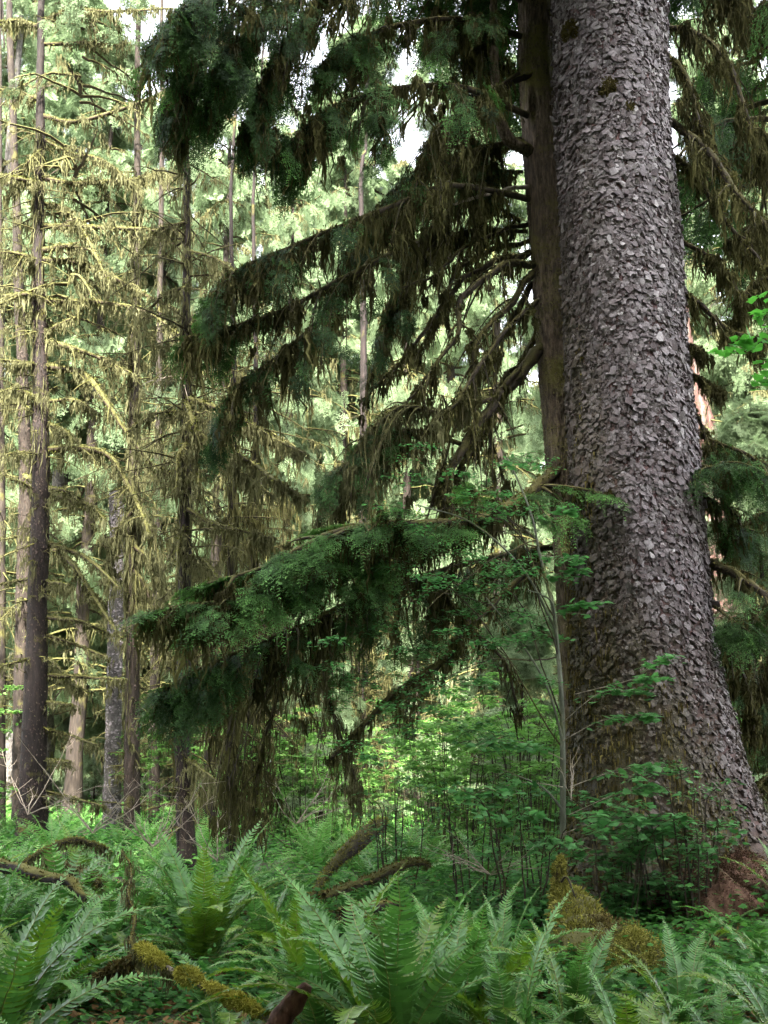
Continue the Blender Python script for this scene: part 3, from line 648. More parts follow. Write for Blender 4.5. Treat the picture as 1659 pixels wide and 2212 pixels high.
limb(hm, [(1010, 1340, 14.2), (985, 1388, 14.1), (955, 1430, 14), (880, 1480, 13.9), (830, 1520, 13.8), (760, 1590, 13.7), (715, 1640, 13.6)], .05, .02,
     'limb_dark', side=(12, .6), moss=260, ml=.6, mmat='moss_dark', fz=160, fzmat='moss_dark', droop=.6, n=30)
limb(hm, [(1190, 1200, 15.7), (1100, 1270, 15), (1050, 1320, 14.5), (1010, 1345, 14.2), (975, 1300, 14.2)], .04, .02, 'limb_dark', side=(8, .6), moss=120, ml=.5, mmat='moss_dark', fz=60)
limb(hm, [(1010, 1345, 14.2), (1040, 1380, 14.3), (1090, 1430, 14.5), (1110, 1500, 14.6), (1120, 1550, 14.6)], .025, .01, 'limb_dark', side=(10, .6), moss=110, ml=.6, mmat='moss_dark', fz=60)
limb(hm, [(700, 1240, 13.6), (640, 1350, 13.8), (600, 1500, 14), (560, 1640, 14.2), (545, 1800, 14.3)], .03, .012, 'limb_dark', side=(14, 1.0), moss=95, ml=1.0, mmat='moss_dark', fz=60, droop=1.3)
limb(hm, [(640, 1300, 14.2), (560, 1380, 14.2), (520, 1480, 14.2), (490, 1600, 14.2), (500, 1700, 14.2)], .03, .012, 'limb_dark', side=(14, 1.0), moss=95, ml=1.1, mmat='moss_dark', fz=60, droop=1.3)
limb(hm, [(800, 1250, 14.4), (745, 1330, 14.6), (700, 1450, 14.8), (740, 1600, 15), (770, 1700, 15)], .025, .01, 'limb_dark', side=(16, 1.0), moss=200, ml=1.0, mmat='moss_tan', fz=50, droop=1.2)
# the mossy fan left of the crooked branches
limb(hm, [(1060, 860, 15), (960, 890, 14.7), (870, 880, 14.6), (800, 930, 14.5), (760, 990, 14.4), (690, 1060, 14.3)], .045, .012, 'mossy_wood', side=(40, 1.15), fol=4, fsize=.36, moss=260, ml=1.0, mmat='moss_tan', fz=160, fbase=.4, droop=.8, n=34, thr=.2, wads=20, wl=.8)
limb(hm, [(1000, 960, 15.2), (900, 930, 15.1), (830, 950, 15), (770, 1020, 14.9), (700, 1100, 14.8)], .035, .012, 'mossy_wood', side=(34, 1.1), fol=4, fsize=.36, moss=220, ml=.9, mmat='moss_dark', fz=80, fbase=.4, droop=.8, n=30, thr=.2, wads=20, wl=.8)
# upper foliage masses
upper = [   # points, r0, side, fol, size, moss, ml, base
    ([(1145, 430, 15.8), (980, 400, 15), (860, 440, 14.5), (760, 480, 14.2), (640, 530, 14), (520, 580, 13.8), (455, 640, 13.7)], .05, (40, 1.1), 7, .42, 190, 1.5, .38),
    ([(900, 520, 14.8), (760, 590, 14.4), (650, 650, 14.2), (560, 690, 14), (480, 710, 13.9), (410, 730, 13.8)], .035, (34, 1.0), 7, .42, 170, 1.2, .38),
    ([(800, 560, 14.6), (700, 680, 14.4), (600, 770, 14.2), (520, 830, 14.1), (480, 900, 14)], .03, (28, 1.0), 6, .42, 170, 1.0, .32),
    ([(1140, 250, 15.6), (1000, 190, 15), (860, 190, 14.4), (760, 215, 14), (690, 250, 13.8), (620, 320, 13.7)], .05, (40, 1.2), 8, .44, 200, 1.5, .55),
    ([(1130, 80, 15.8), (980, 40, 15.2), (840, 60, 14.6), (760, 95, 14.2), (690, 150, 14)], .05, (40, 1.2), 8, .44, 170, 1.3, .5),
    ([(1120, 160, 15.6), (1010, 230, 15), (930, 300, 14.8), (900, 400, 14.6), (860, 500, 14.6)], .04, (36, 1.1), 5, .42, 230, 2.0, .4),
    ([(1125, 300, 16), (1010, 330, 15.6), (900, 380, 15.4), (820, 450, 15.2), (760, 540, 15)], .04, (36, 1.1), 5, .42, 230, 1.9, .35),
    ([(1130, 0, 15.8), (960, -70, 15), (780, -60, 14.2), (640, -10, 13.6), (540, 60, 13.2), (470, 160, 13)], .06, (52, 1.5), 9, .46, 220, 1.5, .42),
    ([(1130, -80, 15.8), (900, -150, 14.6), (700, -130, 13.6), (520, -60, 13), (400, 20, 12.6), (320, 110, 12.4)], .06, (52, 1.5), 9, .46, 200, 1.2, .45),
    ([(900, -120, 14.6), (760, -30, 14), (640, 60, 13.8), (570, 180, 13.6), (560, 270, 13.6)], .04, (44, 1.3), 8, .44, 220, 1.4, .35),
    ([(700, -130, 13.6), (600, -40, 13.8), (480, 80, 13.8), (400, 180, 13.8), (380, 240, 13.8)], .04, (44, 1.2), 8, .44, 180, 1.2, .35),
    ([(1130, 180, 16.2), (1060, 120, 16), (990, 60, 15.8), (940, 20, 15.6)], .035, (30, 1.0), 3, .42, 260, 1.6, .3),
    ([(1130, 370, 16.2), (1060, 380, 16.2), (960, 460, 16), (880, 560, 15.8), (860, 640, 15.6)], .03, (30, 1.0), 3, .4, 240, 1.7, .3),
    ([(1125, 480, 16.3), (1050, 420, 16.2), (1020, 300, 16), (960, 260, 15.8)], .03, (28, 1.0), 3, .4, 240, 1.6, .3),
    ([(1140, 500, 16.2), (1000, 500, 16), (900, 560, 15.8), (840, 680, 15.6), (820, 760, 15.6)], .03, (26, 1.0), 2, .4, 200, 1.2, .3),
]
for p, r0, sd_, fo, fs, mo_, ml_, fb in upper:
    limb(hm, p, r0, .01, 'limb_dark', side=(int(sd_[0]*.9), sd_[1]), fol=max(3, int(fo*.8)), fsize=fs, moss=int(mo_*1.1), ml=ml_*.6, thr=(.2 if p[-1][0] < 500 and p[-1][1] > 600 else -.1) if fo > 5 else .5, wads=30 if fo > 6 else 34, wl=1.3, mmat='moss_dark', fz=50, fbase=fb, droop=.75, flat=.25, n=30, mw=.026)
gl, gf, gm = conifer_geo(25, .35, 13.3, 50, 4.8, 3, 1.0, 24, droop=.55, twigs=11, origin=(float(hpts[-1, 0])-.2, YH), T=SPRF, fsize=.8)
part('upper_limbs', gl, M['limb_dark'], hm); part('crown', gf, M['hemlock'], hm); part('crown_moss', gm, M['moss_dark'], hm)

# ---------------------------------------------------------------- mossy trees on the left, traced
def traced_tree(name, label, Y, pts, wid, bark, H=26, name_cat='tree', group=None, lump=.04, broken=False, n=12):
    P = WP([(x, y, Y) for x, y in pts]); P[0, 2] = gzf(P[0, 0], Y)-.25
    rad = np.array(wid)/2*Y/FPX
    if not broken:
        t = P[-1]; P = np.vstack([P, t+(np.array([.1, .1, (H-t[2])*.5])), t+np.array([.2, .1, H-t[2]])]); rad = np.append(rad, [rad[-1]*.7, .02])
    rt = root(name, (float(P[0, 0]), Y, gzf(P[0, 0], Y)), label, name_cat, group)
    k = 90; C = spline(P, k); rr = np.interp(np.linspace(0, len(P)-1, k), np.arange(len(P)), rad)
    rr = rr*(1+.5*np.exp(-(C[:, 2]-C[0, 2])/.35))
    C = wob(C[None], .012)[0]
    g = G(); g.tubes(C, rr, n+2, .5, 0, lump); part('trunk', g, M[bark], rt, True)
    return rt, C, rr
def trunk_dress(rt, C, rr, n, ln, w, mat, zlo, zhi, nm='trunk_moss', K=4):
    s = (C[:, 2] > zlo) & (C[:, 2] < zhi); idx = np.where(s)[0]
    if not len(idx): return
    i = rng.choice(idx, n); th = rng.uniform(0, 2*np.pi, n)
    B = C[i]+np.stack([np.cos(th)*rr[i]*1.03, np.sin(th)*rr[i]*1.03, rng.uniform(-.15, .15, n)], -1)
    g = G(); strands(g, B, ln*rng.uniform(.3, 1.2, n), w, K, .05); part(nm, g, M[mat], rt)
def stubs(rt, C, rr, n, ln, zlo, zhi, wood='mossy_wood', mossn=6, mat='moss_tan', ml=.3, nm='twigs'):
    """short dead twigs all round a trunk"""
    s = np.where((C[:, 2] > zlo) & (C[:, 2] < zhi))[0]; i = rng.choice(s, n); th = rng.uniform(0, 2*np.pi, n)
    d = np.stack([np.cos(th), np.sin(th), rng.normal(0, .3, n)], -1); l = ln*rng.uniform(.2, 1.2, n); u = np.linspace(0, 1, 6)
    P = C[i][:, None]+d[:, None]*(rr[i][:, None]*.8+l[:, None]*u)[..., None]; P[:, :, 2] -= (.3*l)[:, None]*u**1.6*rng.uniform(-.3, 1.5, (n, 1)); P = wob(P, .03)
    g = G(); g.tubes(P, np.linspace(.016, .005, 6)[None]*rng.uniform(.6, 1.6, (n, 1)), 4, .5)
    j = rng.integers(0, n, n*2); a = rng.integers(1, 5, n*2); dd = unit(d[j]+rng.normal(0, .7, (n*2, 3))); l2 = l[j]*.4; u4 = np.linspace(0, 1, 4)
    S = P[j, a][:, None]+dd[:, None]*(l2[:, None]*u4)[..., None]; S[:, :, 2] -= (.3*l2)[:, None]*u4**1.5; g.tubes(wob(S, .02), np.repeat(np.linspace(.008, .004, 4)[None], n*2, 0), 3, .5, cap=False)
    o = part(nm, g, M[wood], rt)
    if mossn:
        gm = G(); curtain(gm, np.concatenate([P[:, 1:].reshape(-1, 3), S.reshape(-1, 3)]), n*mossn, ml, .02, per=6, spread=.035); part('hanging_moss', gm, M[mat], o)

def flakes(rt, C, rr, n, mat, zhi=13, size=(.025, .06)):
    idx = np.where(C[:, 2] < zhi)[0][:-1]; i = rng.choice(idx, n); f = rng.uniform(0, 1, (n, 1)); th = rng.uniform(0, 2*np.pi, n)
    nr = np.stack([np.cos(th), np.sin(th), 0*th], -1); c = C[i]*(1-f)+C[i+1]*f
    g = G(); g.place(LO, c+nr*(rr[i]*1.0+.004)[:, None], unit(np.stack([-.35*np.sin(th), .35*np.cos(th), -1+0*th], -1)+rng.normal(0, .3, (n, 3))), nr+rng.normal(0, .28, (n, 3)), rng.uniform(*size, n), rng.uniform(0, 1, n))
    part('bark_scales', g, M[mat], rt)
TA, CA, RA = traced_tree('mossy_conifer', 'dark trunk at the left edge with many level branches thick with moss and hanging lichen', 26,
    [(70, 1850), (72, 1700), (82, 1300), (87, 1050), (88, 800), (82, 600), (85, 400), (88, 200), (90, 0)], [66, 58, 42, 38, 34, 28, 24, 20, 16], 'bark_dark', 27)
A_ = 26
LB = dict(side=(9, .9), moss=120, ml=.8, mw=.035, fz=260, fzmat='moss_yellow', mmat='moss_tan', per=8, spread=.07)
left_br = [
    ([(90, 385), (160, 395), (250, 390), (320, 382), (352, 366)], .065), ([(90, 488), (200, 490), (310, 496), (412, 503)], .07),
    ([(95, 540), (150, 532), (180, 545), (192, 610)], .075), ([(92, 45), (160, 20), (240, 25), (370, 18)], .05),
    ([(92, 96), (190, 92), (270, 100)], .05), ([(92, 250), (170, 262), (318, 215), (395, 184), (440, 160)], .06),
    ([(92, 560), (190, 574), (310, 634), (415, 688)], .08), ([(92, 650), (160, 650), (240, 655), (330, 680), (405, 740)], .07),
    ([(92, 728), (120, 705), (165, 684)], .06), ([(95, 738), (150, 750), (215, 774), (285, 806)], .07),
    ([(100, 791), (180, 808), (230, 870), (300, 970), (340, 1015)], .085), ([(102, 866), (165, 866), (205, 890)], .045),
    ([(103, 914), (145, 934), (157, 965)], .05), ([(105, 971), (175, 969), (240, 989), (285, 1064), (315, 1130), (330, 1200)], .08),
    ([(106, 1054), (140, 1060), (180, 1080)], .045), ([(104, 1172), (190, 1208), (258, 1270)], .055), ([(100, 1256), (150, 1262)], .045),
    ([(100, 1334), (175, 1343), (238, 1370)], .055), ([(100, 1372), (165, 1393), (232, 1420)], .05), ([(102, 1459), (190, 1463), (266, 1468)], .055),
    ([(102, 1517), (155, 1522)], .045), ([(103, 1577), (150, 1588), (208, 1608)], .035), ([(100, 1640), (150, 1647)], .03), ([(88, 1706), (150, 1722), (226, 1742)], .035),
    ([(85, 640), (50, 636), (0, 640), (-40, 655)], .06), ([(85, 790), (40, 782), (-20, 775)], .05), ([(85, 860), (45, 845), (0, 842)], .05), ([(84, 565), (40, 548), (-20, 545)], .05),
    ([(85, 400), (40, 385), (-10, 375)], .07), ([(86, 215), (40, 205), (-20, 190)], .08), ([(88, 60), (40, 45), (-20, 50)], .06), ([(80, 980), (40, 978), (10, 982)], .04),
    ([(92, 300), (150, 330), (220, 345), (290, 400)], .04), ([(92, 440), (140, 450), (180, 500), (230, 600)], .04), ([(92, 320), (60, 350), (20, 420)], .04),
    ([(95, 1100), (60, 1050), (20, 1035)], .04), ([(70, 1250), (35, 1255), (0, 1262)], .035), ([(70, 1420), (30, 1432), (-10, 1440)], .035),
]
for i, (p, r0) in enumerate(left_br):
    L = [(x, y, A_ + (rng.uniform(-1.6, .6))*k/max(1, len(p)-1)) for k, (x, y) in enumerate(p)]
    long = abs(p[-1][0]-p[0][0])+abs(p[-1][1]-p[0][1]) > 120
    kw = dict(LB); kw['side'] = (12, 1.3) if long else (4, .5)
    if p[0][1] > 1050: kw['moss'] = 60; kw['ml'] = .6; kw['side'] = (5, .6)
    limb(TA, L, r0*1.05, .02, 'mossy_wood', n=22, T=SPRF, **kw)
stubs(TA, CA, RA, 110, 1.0, 6, 17, mossn=20, ml=.9)
flakes(TA, CA, RA, 7000, 'bark_flake')
stubs(TA, CA, RA, 50, .45, .8, 7, mossn=10, ml=.3, wood='bark_brown')
trunk_dress(TA, CA, RA, 900, .5, .03, 'moss_tan', 8.5, 17)
gl, gf, gm = conifer_geo(27, .3, 12, 46, 3.6, 2, 1.1, 26, droop=.45, twigs=9, origin=(TA.location.x, 26), T=SPRF, fsize=.8, fh=21)
part('upper_limbs', gl, M['mossy_wood'], TA); part('crown', gf, M['spruce_far'], TA); part('crown_moss', gm, M['moss_tan'], TA)

TB, CB, RB_ = traced_tree('mossy_conifer', 'brown trunk tucked just left of and behind the dark left-edge trunk', 29,
    [(50, 1830), (50, 1600), (52, 1300), (56, 1050), (50, 850), (40, 600), (30, 300), (20, 0)], [48, 44, 36, 30, 26, 22, 18, 14], 'bark_brown', 25)
for p, r0 in (([(56, 1031), (95, 1045), (125, 1069), (190, 1090), (228, 1122)], .09), ([(62, 1166), (110, 1180), (165, 1228), (210, 1303), (262, 1380)], .085), ([(60, 1255), (100, 1262), (145, 1264)], .06),
              ([(55, 880), (95, 905), (140, 1000)], .05), ([(60, 1420), (110, 1425), (150, 1470), (190, 1500)], .05)):
    limb(TB, [(x, y, 28.6-.8*k) for k, (x, y) in enumerate(p)], r0, .02, 'mossy_wood', side=(8, .7), moss=80, ml=.8, mw=.04, fz=260, fzmat='moss_yellow', n=22, per=8, spread=.07)
flakes(TB, CB, RB_, 5000, 'bark_flake'); stubs(TB, CB, RB_, 70, 1.1, 5, 17, mossn=40, ml=1.0); stubs(TB, CB, RB_, 40, .5, .8, 6, mossn=10, ml=.3, wood='bark_brown')

TC, CC, RC = traced_tree('mossy_conifer', 'slender black-brown trunk left of centre rising out of the sword ferns, branches slanting down right', 18.5,
    [(405, 1895), (400, 1750), (393, 1600), (398, 1400), (400, 1128), (403, 950), (400, 800), (402, 650), (405, 450), (400, 250), (395, 50)], [42, 38, 36, 30, 27, 24, 21, 18, 15, 13, 11], 'bark_dark', 15)
for p, r0 in (([(405, 861), (460, 878), (525, 909), (590, 945), (658, 978)], .045), ([(408, 925), (440, 941), (500, 975), (550, 1004), (600, 1040), (657, 1075)], .055), ([(410, 950), (465, 979), (520, 1020), (582, 1070)], .03),
              ([(405, 1100), (455, 1128), (520, 1145), (587, 1162)], .04), ([(405, 1200), (440, 1210), (470, 1250)], .025), ([(395, 895), (370, 889), (330, 896), (272, 934)], .035), ([(398, 1015), (370, 1022), (345, 1010)], .025),
              ([(400, 810), (360, 815), (315, 826)], .015), ([(405, 700), (450, 720), (500, 790)], .03), ([(400, 620), (350, 640), (300, 700)], .03), ([(405, 540), (470, 560), (520, 600)], .03), ([(400, 480), (340, 500), (290, 560)], .03),
              ([(400, 1140), (385, 1180), (380, 1260)], .04), ([(403, 870), (418, 920), (430, 1000), (425, 1080)], .05), ([(402, 960), (385, 990), (380, 1060)], .05), ([(405, 1640), (430, 1660), (475, 1690)], .03)):
    limb(TC, [(x, y, 18.4-.5*k*rng.uniform(0, 1)) for k, (x, y) in enumerate(p)], r0, .01, 'mossy_wood' if r0 > .016 else 'dead_wood', side=(8, .55), moss=110 if r0 > .016 else 0, ml=.75, mw=.028, fz=170, fzmat='moss_yellow', n=24, per=8, spread=.05)
flakes(TC, CC, RC, 5000, 'bark_flake', 9, (.015, .035)); stubs(TC, CC, RC, 110, 1.2, 4.4, 12, mossn=24, ml=.8, wood='mossy_wood'); stubs(TC, CC, RC, 40, .45, .6, 4, mossn=10, ml=.3, wood='bark_brown')
trunk_dress(TC, CC, RC, 700, .5, .025, 'moss_tan', 4, 12); trunk_dress(TC, CC, RC, 200, .3, .02, 'moss_tan', 1, 4)

TD, CD, RD = traced_tree('mossy_conifer', 'grey scaly trunk broken off halfway up, standing behind the reddish brown one', 31,
    [(242, 1820), (243, 1700), (246, 1500), (250, 1300), (252, 1150), (250, 1062)], [40, 36, 33, 32, 31, 26], 'bark_grey', broken=True)
stubs(TD, CD, RD, 30, .6, 2, 9, mossn=20, ml=.5)
g = G(); i = rng.integers(0, 88, 2600); th = rng.uniform(0, 2*np.pi, 2600); nr = np.stack([np.cos(th), np.sin(th), 0*th], -1)
g.place(LO, CD[i]+nr*(RD[i]*1.01)[:, None]+rng.normal(0, .05, (2600, 3))*[0, 0, 1], unit(np.stack([-np.sin(th), np.cos(th), rng.normal(0, .5, 2600)], -1)), nr+rng.normal(0, .2, (2600, 3)), rng.uniform(.05, .11, 2600), rng.uniform(0, 1, 2600))
part('bark_scales', g, M['plates'], TD)
TE, CE, RE = traced_tree('mossy_conifer', 'reddish brown trunk with ragged lichen, right one of the close pair at left', 27,
    [(285, 1855), (285, 1700), (286, 1500), (287, 1300), (288, 1128), (290, 950), (292, 750), (295, 500), (297, 200), (300, 0)], [36, 33, 31, 29, 27, 24, 20, 17, 14, 12], 'bark_brown', 24)
flakes(TE, CE, RE, 4000, 'bark_flake', 10); stubs(TE, CE, RE, 150, 1.4, 5.5, 17, mossn=24, ml=1.1); stubs(TE, CE, RE, 60, .5, .8, 6, mossn=14, ml=.4)
trunk_dress(TE, CE, RE, 1500, .8, .035, 'moss_tan', 5.5, 16); trunk_dress(TE, CE, RE, 260, .5, .03, 'moss_tan', 2, 6)
for p in ([(290, 1180), (340, 1230), (365, 1330), (362, 1420)], [(290, 1080), (330, 1150), (350, 1250)], [(288, 1100), (250, 1160), (225, 1260)], [(288, 1230), (320, 1280), (330, 1380)]):
    limb(TE, [(x, y, 26.6) for x, y in p], .06, .02, 'mossy_wood', side=(10, .7), moss=150, ml=1.0, mw=.04, fz=120, fzmat='moss_tan', n=22, per=8, spread=.08)
TF, CF, RF = traced_tree('thin_conifer', 'thin straight brown trunk between the trunk pair and the slender dark trunk', 36, [(333, 1790), (333, 1600), (335, 1400), (340, 1200), (342, 1000), (345, 700), (350, 300), (350, 0)], [24, 23, 21, 19, 17, 14, 11, 8], 'bark_brown', 30)
stubs(TF, CF, RF, 70, 1.2, 5, 20, mossn=30, ml=1.0); stubs(TF, CF, RF, 30, .5, 1, 6, mossn=10)
TG, CG, RG = traced_tree('thin_conifer', 'narrow trunk cut by the left border of the view, beside the left-edge pair', 30, [(2, 1830), (3, 1500), (4, 1200), (2, 900), (0, 500), (0, 0)], [20, 18, 17, 15, 12, 8], 'bark_brown', 22)
stubs(TG, CG, RG, 80, 1.3, 3, 17, mossn=34, ml=1.0)
for (x0, yb, Yd, wd, lab) in ((500, 1860, 22, 20, 'shaggy dark trunk wrapped in hanging moss, left one of two under the low hemlock branch'), (548, 1830, 24, 18, 'shaggy dark trunk wrapped in hanging moss, right one of two under the low hemlock branch'),
                              (781, 1700, 30, 26, 'shaded trunk in the middle distance, left of the crooked low limb')):
    t_, c_, r_ = traced_tree('shaded_trunk', lab, Yd, [(x0, yb), (x0+2, 1500), (x0, 1200), (x0+5, 800), (x0, 400)], [wd, wd*.9, wd*.8, wd*.6, wd*.4], 'bark_dark', 20)
    stubs(t_, c_, r_, 90, 1.1, .8, 11, mossn=60, ml=1.3, mat='moss_dark', wood='limb_dark'); trunk_dress(t_, c_, r_, 600, .9, .04, 'moss_dark', .8, 9)
TR, CR, RR = traced_tree('red_barked_tree', 'sunlit tree with peeling reddish pink bark, seen just right of the giant trunk', 34, [(1575, 1760), (1560, 1500), (1548, 1300), (1538, 1100), (1522, 950), (1480, 750), (1440, 400), (1400, 0)], [95, 88, 84, 76, 60, 40, 26, 16], 'bark_red', 26)
stubs(TR, CR, RR, 60, 1.5, 6, 18, mossn=20, ml=.8)
# right border tree with dark hanging branches
TX, CX, RX = traced_tree('mossy_conifer', 'mostly hidden tree past the right border whose dark moss-hung branches reach into view', 17, [(1850, 1900), (1840, 1500), (1830, 1000), (1820, 500), (1815, 0)], [90, 80, 70, 60, 50], 'bark_dark', 24)
for p, r0, ml_, fo in (([(1815, 150), (1720, 60), (1650, 40), (1590, -20), (1530, -60)], .07, 1.2, 0), ([(1815, 330), (1740, 250), (1659, 110), (1600, 40), (1560, -10)], .06, 1.6, 0), ([(1815, 420), (1740, 330), (1650, 290), (1580, 310)], .06, 1.5, 0),
                       ([(1815, 560), (1720, 520), (1640, 480), (1600, 520)], .05, 1.5, 0), ([(1820, 700), (1740, 620), (1650, 600), (1600, 640)], .05, 1.2, 0), ([(1830, 1080), (1740, 1020), (1650, 1000), (1590, 1020)], .05, .9, 3),
                       ([(1830, 1200), (1740, 1130), (1650, 1110), (1600, 1150)], .05, 1.0, 2), ([(1830, 1380), (1740, 1320), (1660, 1310), (1610, 1380)], .05, 1.3, 1), ([(1830, 1480), (1740, 1420), (1650, 1430), (1610, 1500)], .05, 1.4, 1),
                       ([(1840, 1700), (1760, 1660), (1660, 1680), (1630, 1720)], .05, .5, 0), ([(1840, 1600), (1740, 1540), (1650, 1540), (1615, 1600)], .04, 1.0, 1)):
    limb(TX, [(x, y, 17-.4*k) for k, (x, y) in enumerate(p)], r0, .014, 'limb_dark', side=(20, 1.0), fol=fo, fsize=.42, wads=26, wl=ml_, moss=130, ml=ml_, mw=.028, fz=120, fzmat='moss_brown', mmat='moss_dark', n=24, fbase=.4)
gl, gf, gm = conifer_geo(24, .4, 10.5, 40, 3.8, 2, 1.1, 30, droop=.5, twigs=9, origin=(TX.location.x, 17), T=SPRF, fsize=.8)
part('upper_limbs', gl, M['limb_dark'], TX); part('crown', gf, M['hemlock'], TX); part('crown_moss', gm, M['moss_dark'], TX)

# ---------------------------------------------------------------- background conifers: prototypes, then copies
def proto(name, label, H, r, h0, nb, L, fol, ml, mn, foliage, mossm, wood, bark, **kw):
    rt = root(name, (0, 0, 0), label, 'tree')
    part('trunk', straight_trunk(H, r), M[bark], rt, True)
    gl, gf, gm = conifer_geo(H, r, h0, nb, L, fol, ml, mn, **kw)
    part('limbs', gl, M[wood], rt); part('crown', gf, M[foliage], rt); part('hanging_moss', gm, M[mossm], rt); return rt
PM = [proto('mossy_conifer', 'x', 30, .30, 4, 150, 4.2, 2, 1.5, 34, 'spruce_far', 'moss_tan', 'mossy_wood', 'bark_brown', droop=.5, fh=8, fsize=.8, mw=.06),
      proto('mossy_conifer', 'x', 26, .24, 3, 150, 3.6, 1, 1.4, 40, 'spruce_far', 'moss_tan', 'mossy_wood', 'bark_brown', droop=.6, fh=10, fsize=.8, mw=.06),
      proto('mossy_conifer', 'x', 34, .42, 6, 110, 5.0, 2, 1.6, 30, 'spruce_far', 'moss_tan', 'mossy_wood', 'bark_grey', droop=.45, fh=9, fsize=.9, mw=.065)]
PG = [proto('green_conifer', 'x', 32, .38, 2.5, 175, 5.0, 7, .9, 14, 'spruce_far', 'moss_tan', 'mossy_wood', 'bark_brown', droop=.45, fsize=.62, mw=.05),
      proto('green_conifer', 'x', 27, .30, 2, 165, 4.4, 7, .8, 12, 'spruce_far', 'moss_tan', 'mossy_wood', 'bark_brown', droop=.6, fsize=.62, mw=.05),
      proto('green_conifer', 'x', 36, .45, 4.5, 175, 5.6, 7, .9, 14, 'spruce_far', 'moss_tan', 'mossy_wood', 'bark_grey', droop=.4, fsize=.66, mw=.05)]
PY = [proto('young_conifer', 'x', 7, .07, .3, 80, 2.0, 3, .3, 3, 'spruce_far', 'moss_tan', 'mossy_wood', 'bark_brown', droop=.25, fsize=.55, mw=.04, rise=.1, twigs=7),
      proto('young_conifer', 'x', 10, .10, .6, 90, 2.4, 3, .4, 5, 'spruce_far', 'moss_tan', 'mossy_wood', 'bark_brown', droop=.3, fsize=.6, mw=.04, rise=.1, twigs=7)]
used = set()
def put(protos, px, Y, label, group=None, s=1.0, k=None):
    p = protos[k if k is not None else int(rng.integers(0, len(protos)))]
    x = (px-829.5)/FPX*Y*1.02
    if p.name in used: o = copy_tree(p)
    else: used.add(p.name); o = p
    o.location = (x, Y, gzf(x, Y)); o.rotation_euler = (0, 0, rng.uniform(0, 6.28)); sc_ = s*rng.uniform(.92, 1.1); o.scale = (sc_, sc_, sc_)
    o['label'] = label
    if group: o['group'] = group
    return o
for a_ in [(PM, 190, 40, 'pale tan lichen-hung conifer seen behind the top of the left-edge trunk', 1.0, 0),
           (PM, 470, 33, 'tan lichen-draped conifer standing just right of the slender dark trunk', 1.0, 1),
           (PM, 560, 44, 'lichen-hung conifer behind the low hemlock branch, left of the sky gap', .95, 2),
           (PG, 330, 46, 'green spruce crown showing between the trunk pair and the slender dark trunk', 1.0, 0),
           (PG, 790, 52, 'green spruce filling the right side of the sky gap', 1.05, 2),
           (PM, 860, 58, 'tall lichen-grey conifer behind the middle foliage of the hemlock', 1.05, 2),
           (PM, 420, 48, 'tan lichen-draped conifer in the gap behind the slender dark trunk', 1.1, 0),
           (PM, 620, 39, 'lichen-draped conifer behind the middle hemlock branch', .9, 1),
           (PM, 60, 52, 'tan conifer far behind the left-edge trunk top', 1.2, 2),
           (PM, 260, 56, 'tan conifer behind the top of the trunk pair', 1.2, 1),
           (PM, 960, 50, 'tan conifer beyond the crooked limbs', 1.1, 2),
           (PM, 740, 44, 'tan conifer seen below the upper hemlock boughs', .95, 0),
           (PG, 262, 60, 'green spruce rising behind the tops of the trunk pair', 1.3, 0),
           (PG, 20, 60, 'green spruce far behind the narrow trunk at the left border', 1.3, 2),
           (PG, 690, 60, 'tall green spruce seen through the sky gap', 1.2, 0),
           (PG, 610, 74, 'faint green spruce in the lower part of the sky gap', .75, 1),
           (PG, 700, 46, 'green spruce right of the sky gap, behind the middle hemlock branch tip', .8, 1),
           (PM, 880, 38, 'tan and green conifer behind the hanging moss in the middle of the picture', .9, 1),
           (PG, 980, 44, 'bright green conifer seen through the crooked limbs', .85, 0),
           (PM, 1080, 34, 'sunlit lichen-hung conifer close behind the crooked limbs by the hemlock', .85, 0),
           (PG, 120, 44, 'green conifer behind the gap between left-edge trunk and trunk pair', 1.0, 2),
           (PM, -40, 38, 'lichen-hung conifer at the very left border, behind the narrow trunk', 1.0, 2),
           (PM, 1640, 36, 'golden lichen-hung conifer behind the bright maple leaves at right', 1.0, 0),
           (PG, 1570, 46, 'green conifer between the giant trunk and the right border', .9, 2),
           (PM, 1740, 34, 'lichen-hung conifer just outside the right border', .9, 1),
           (PY, 1640, 26, 'young pale green spruce at the right border below the maple leaves', 1.0, 1),
           (PY, 1120, 25, 'young pale blue-green spruce just left of the hemlock foot', .8, 0),
           (PY, 900, 34, 'young spruce in the bright clearing right of the shaded trunk', .9, 1),
           (PY, 232, 50, 'young bright spruce in the clearing behind the left trunks', .6, 0),
           (PY, 700, 30, 'young spruce behind the hanging moss below the low branch', .7, 1),
           (PY, 330, 46, 'young spruce low behind the thin straight trunk', .9, 0)]:
    put(a_[0], a_[1], a_[2], a_[3], None, a_[4], a_[5])
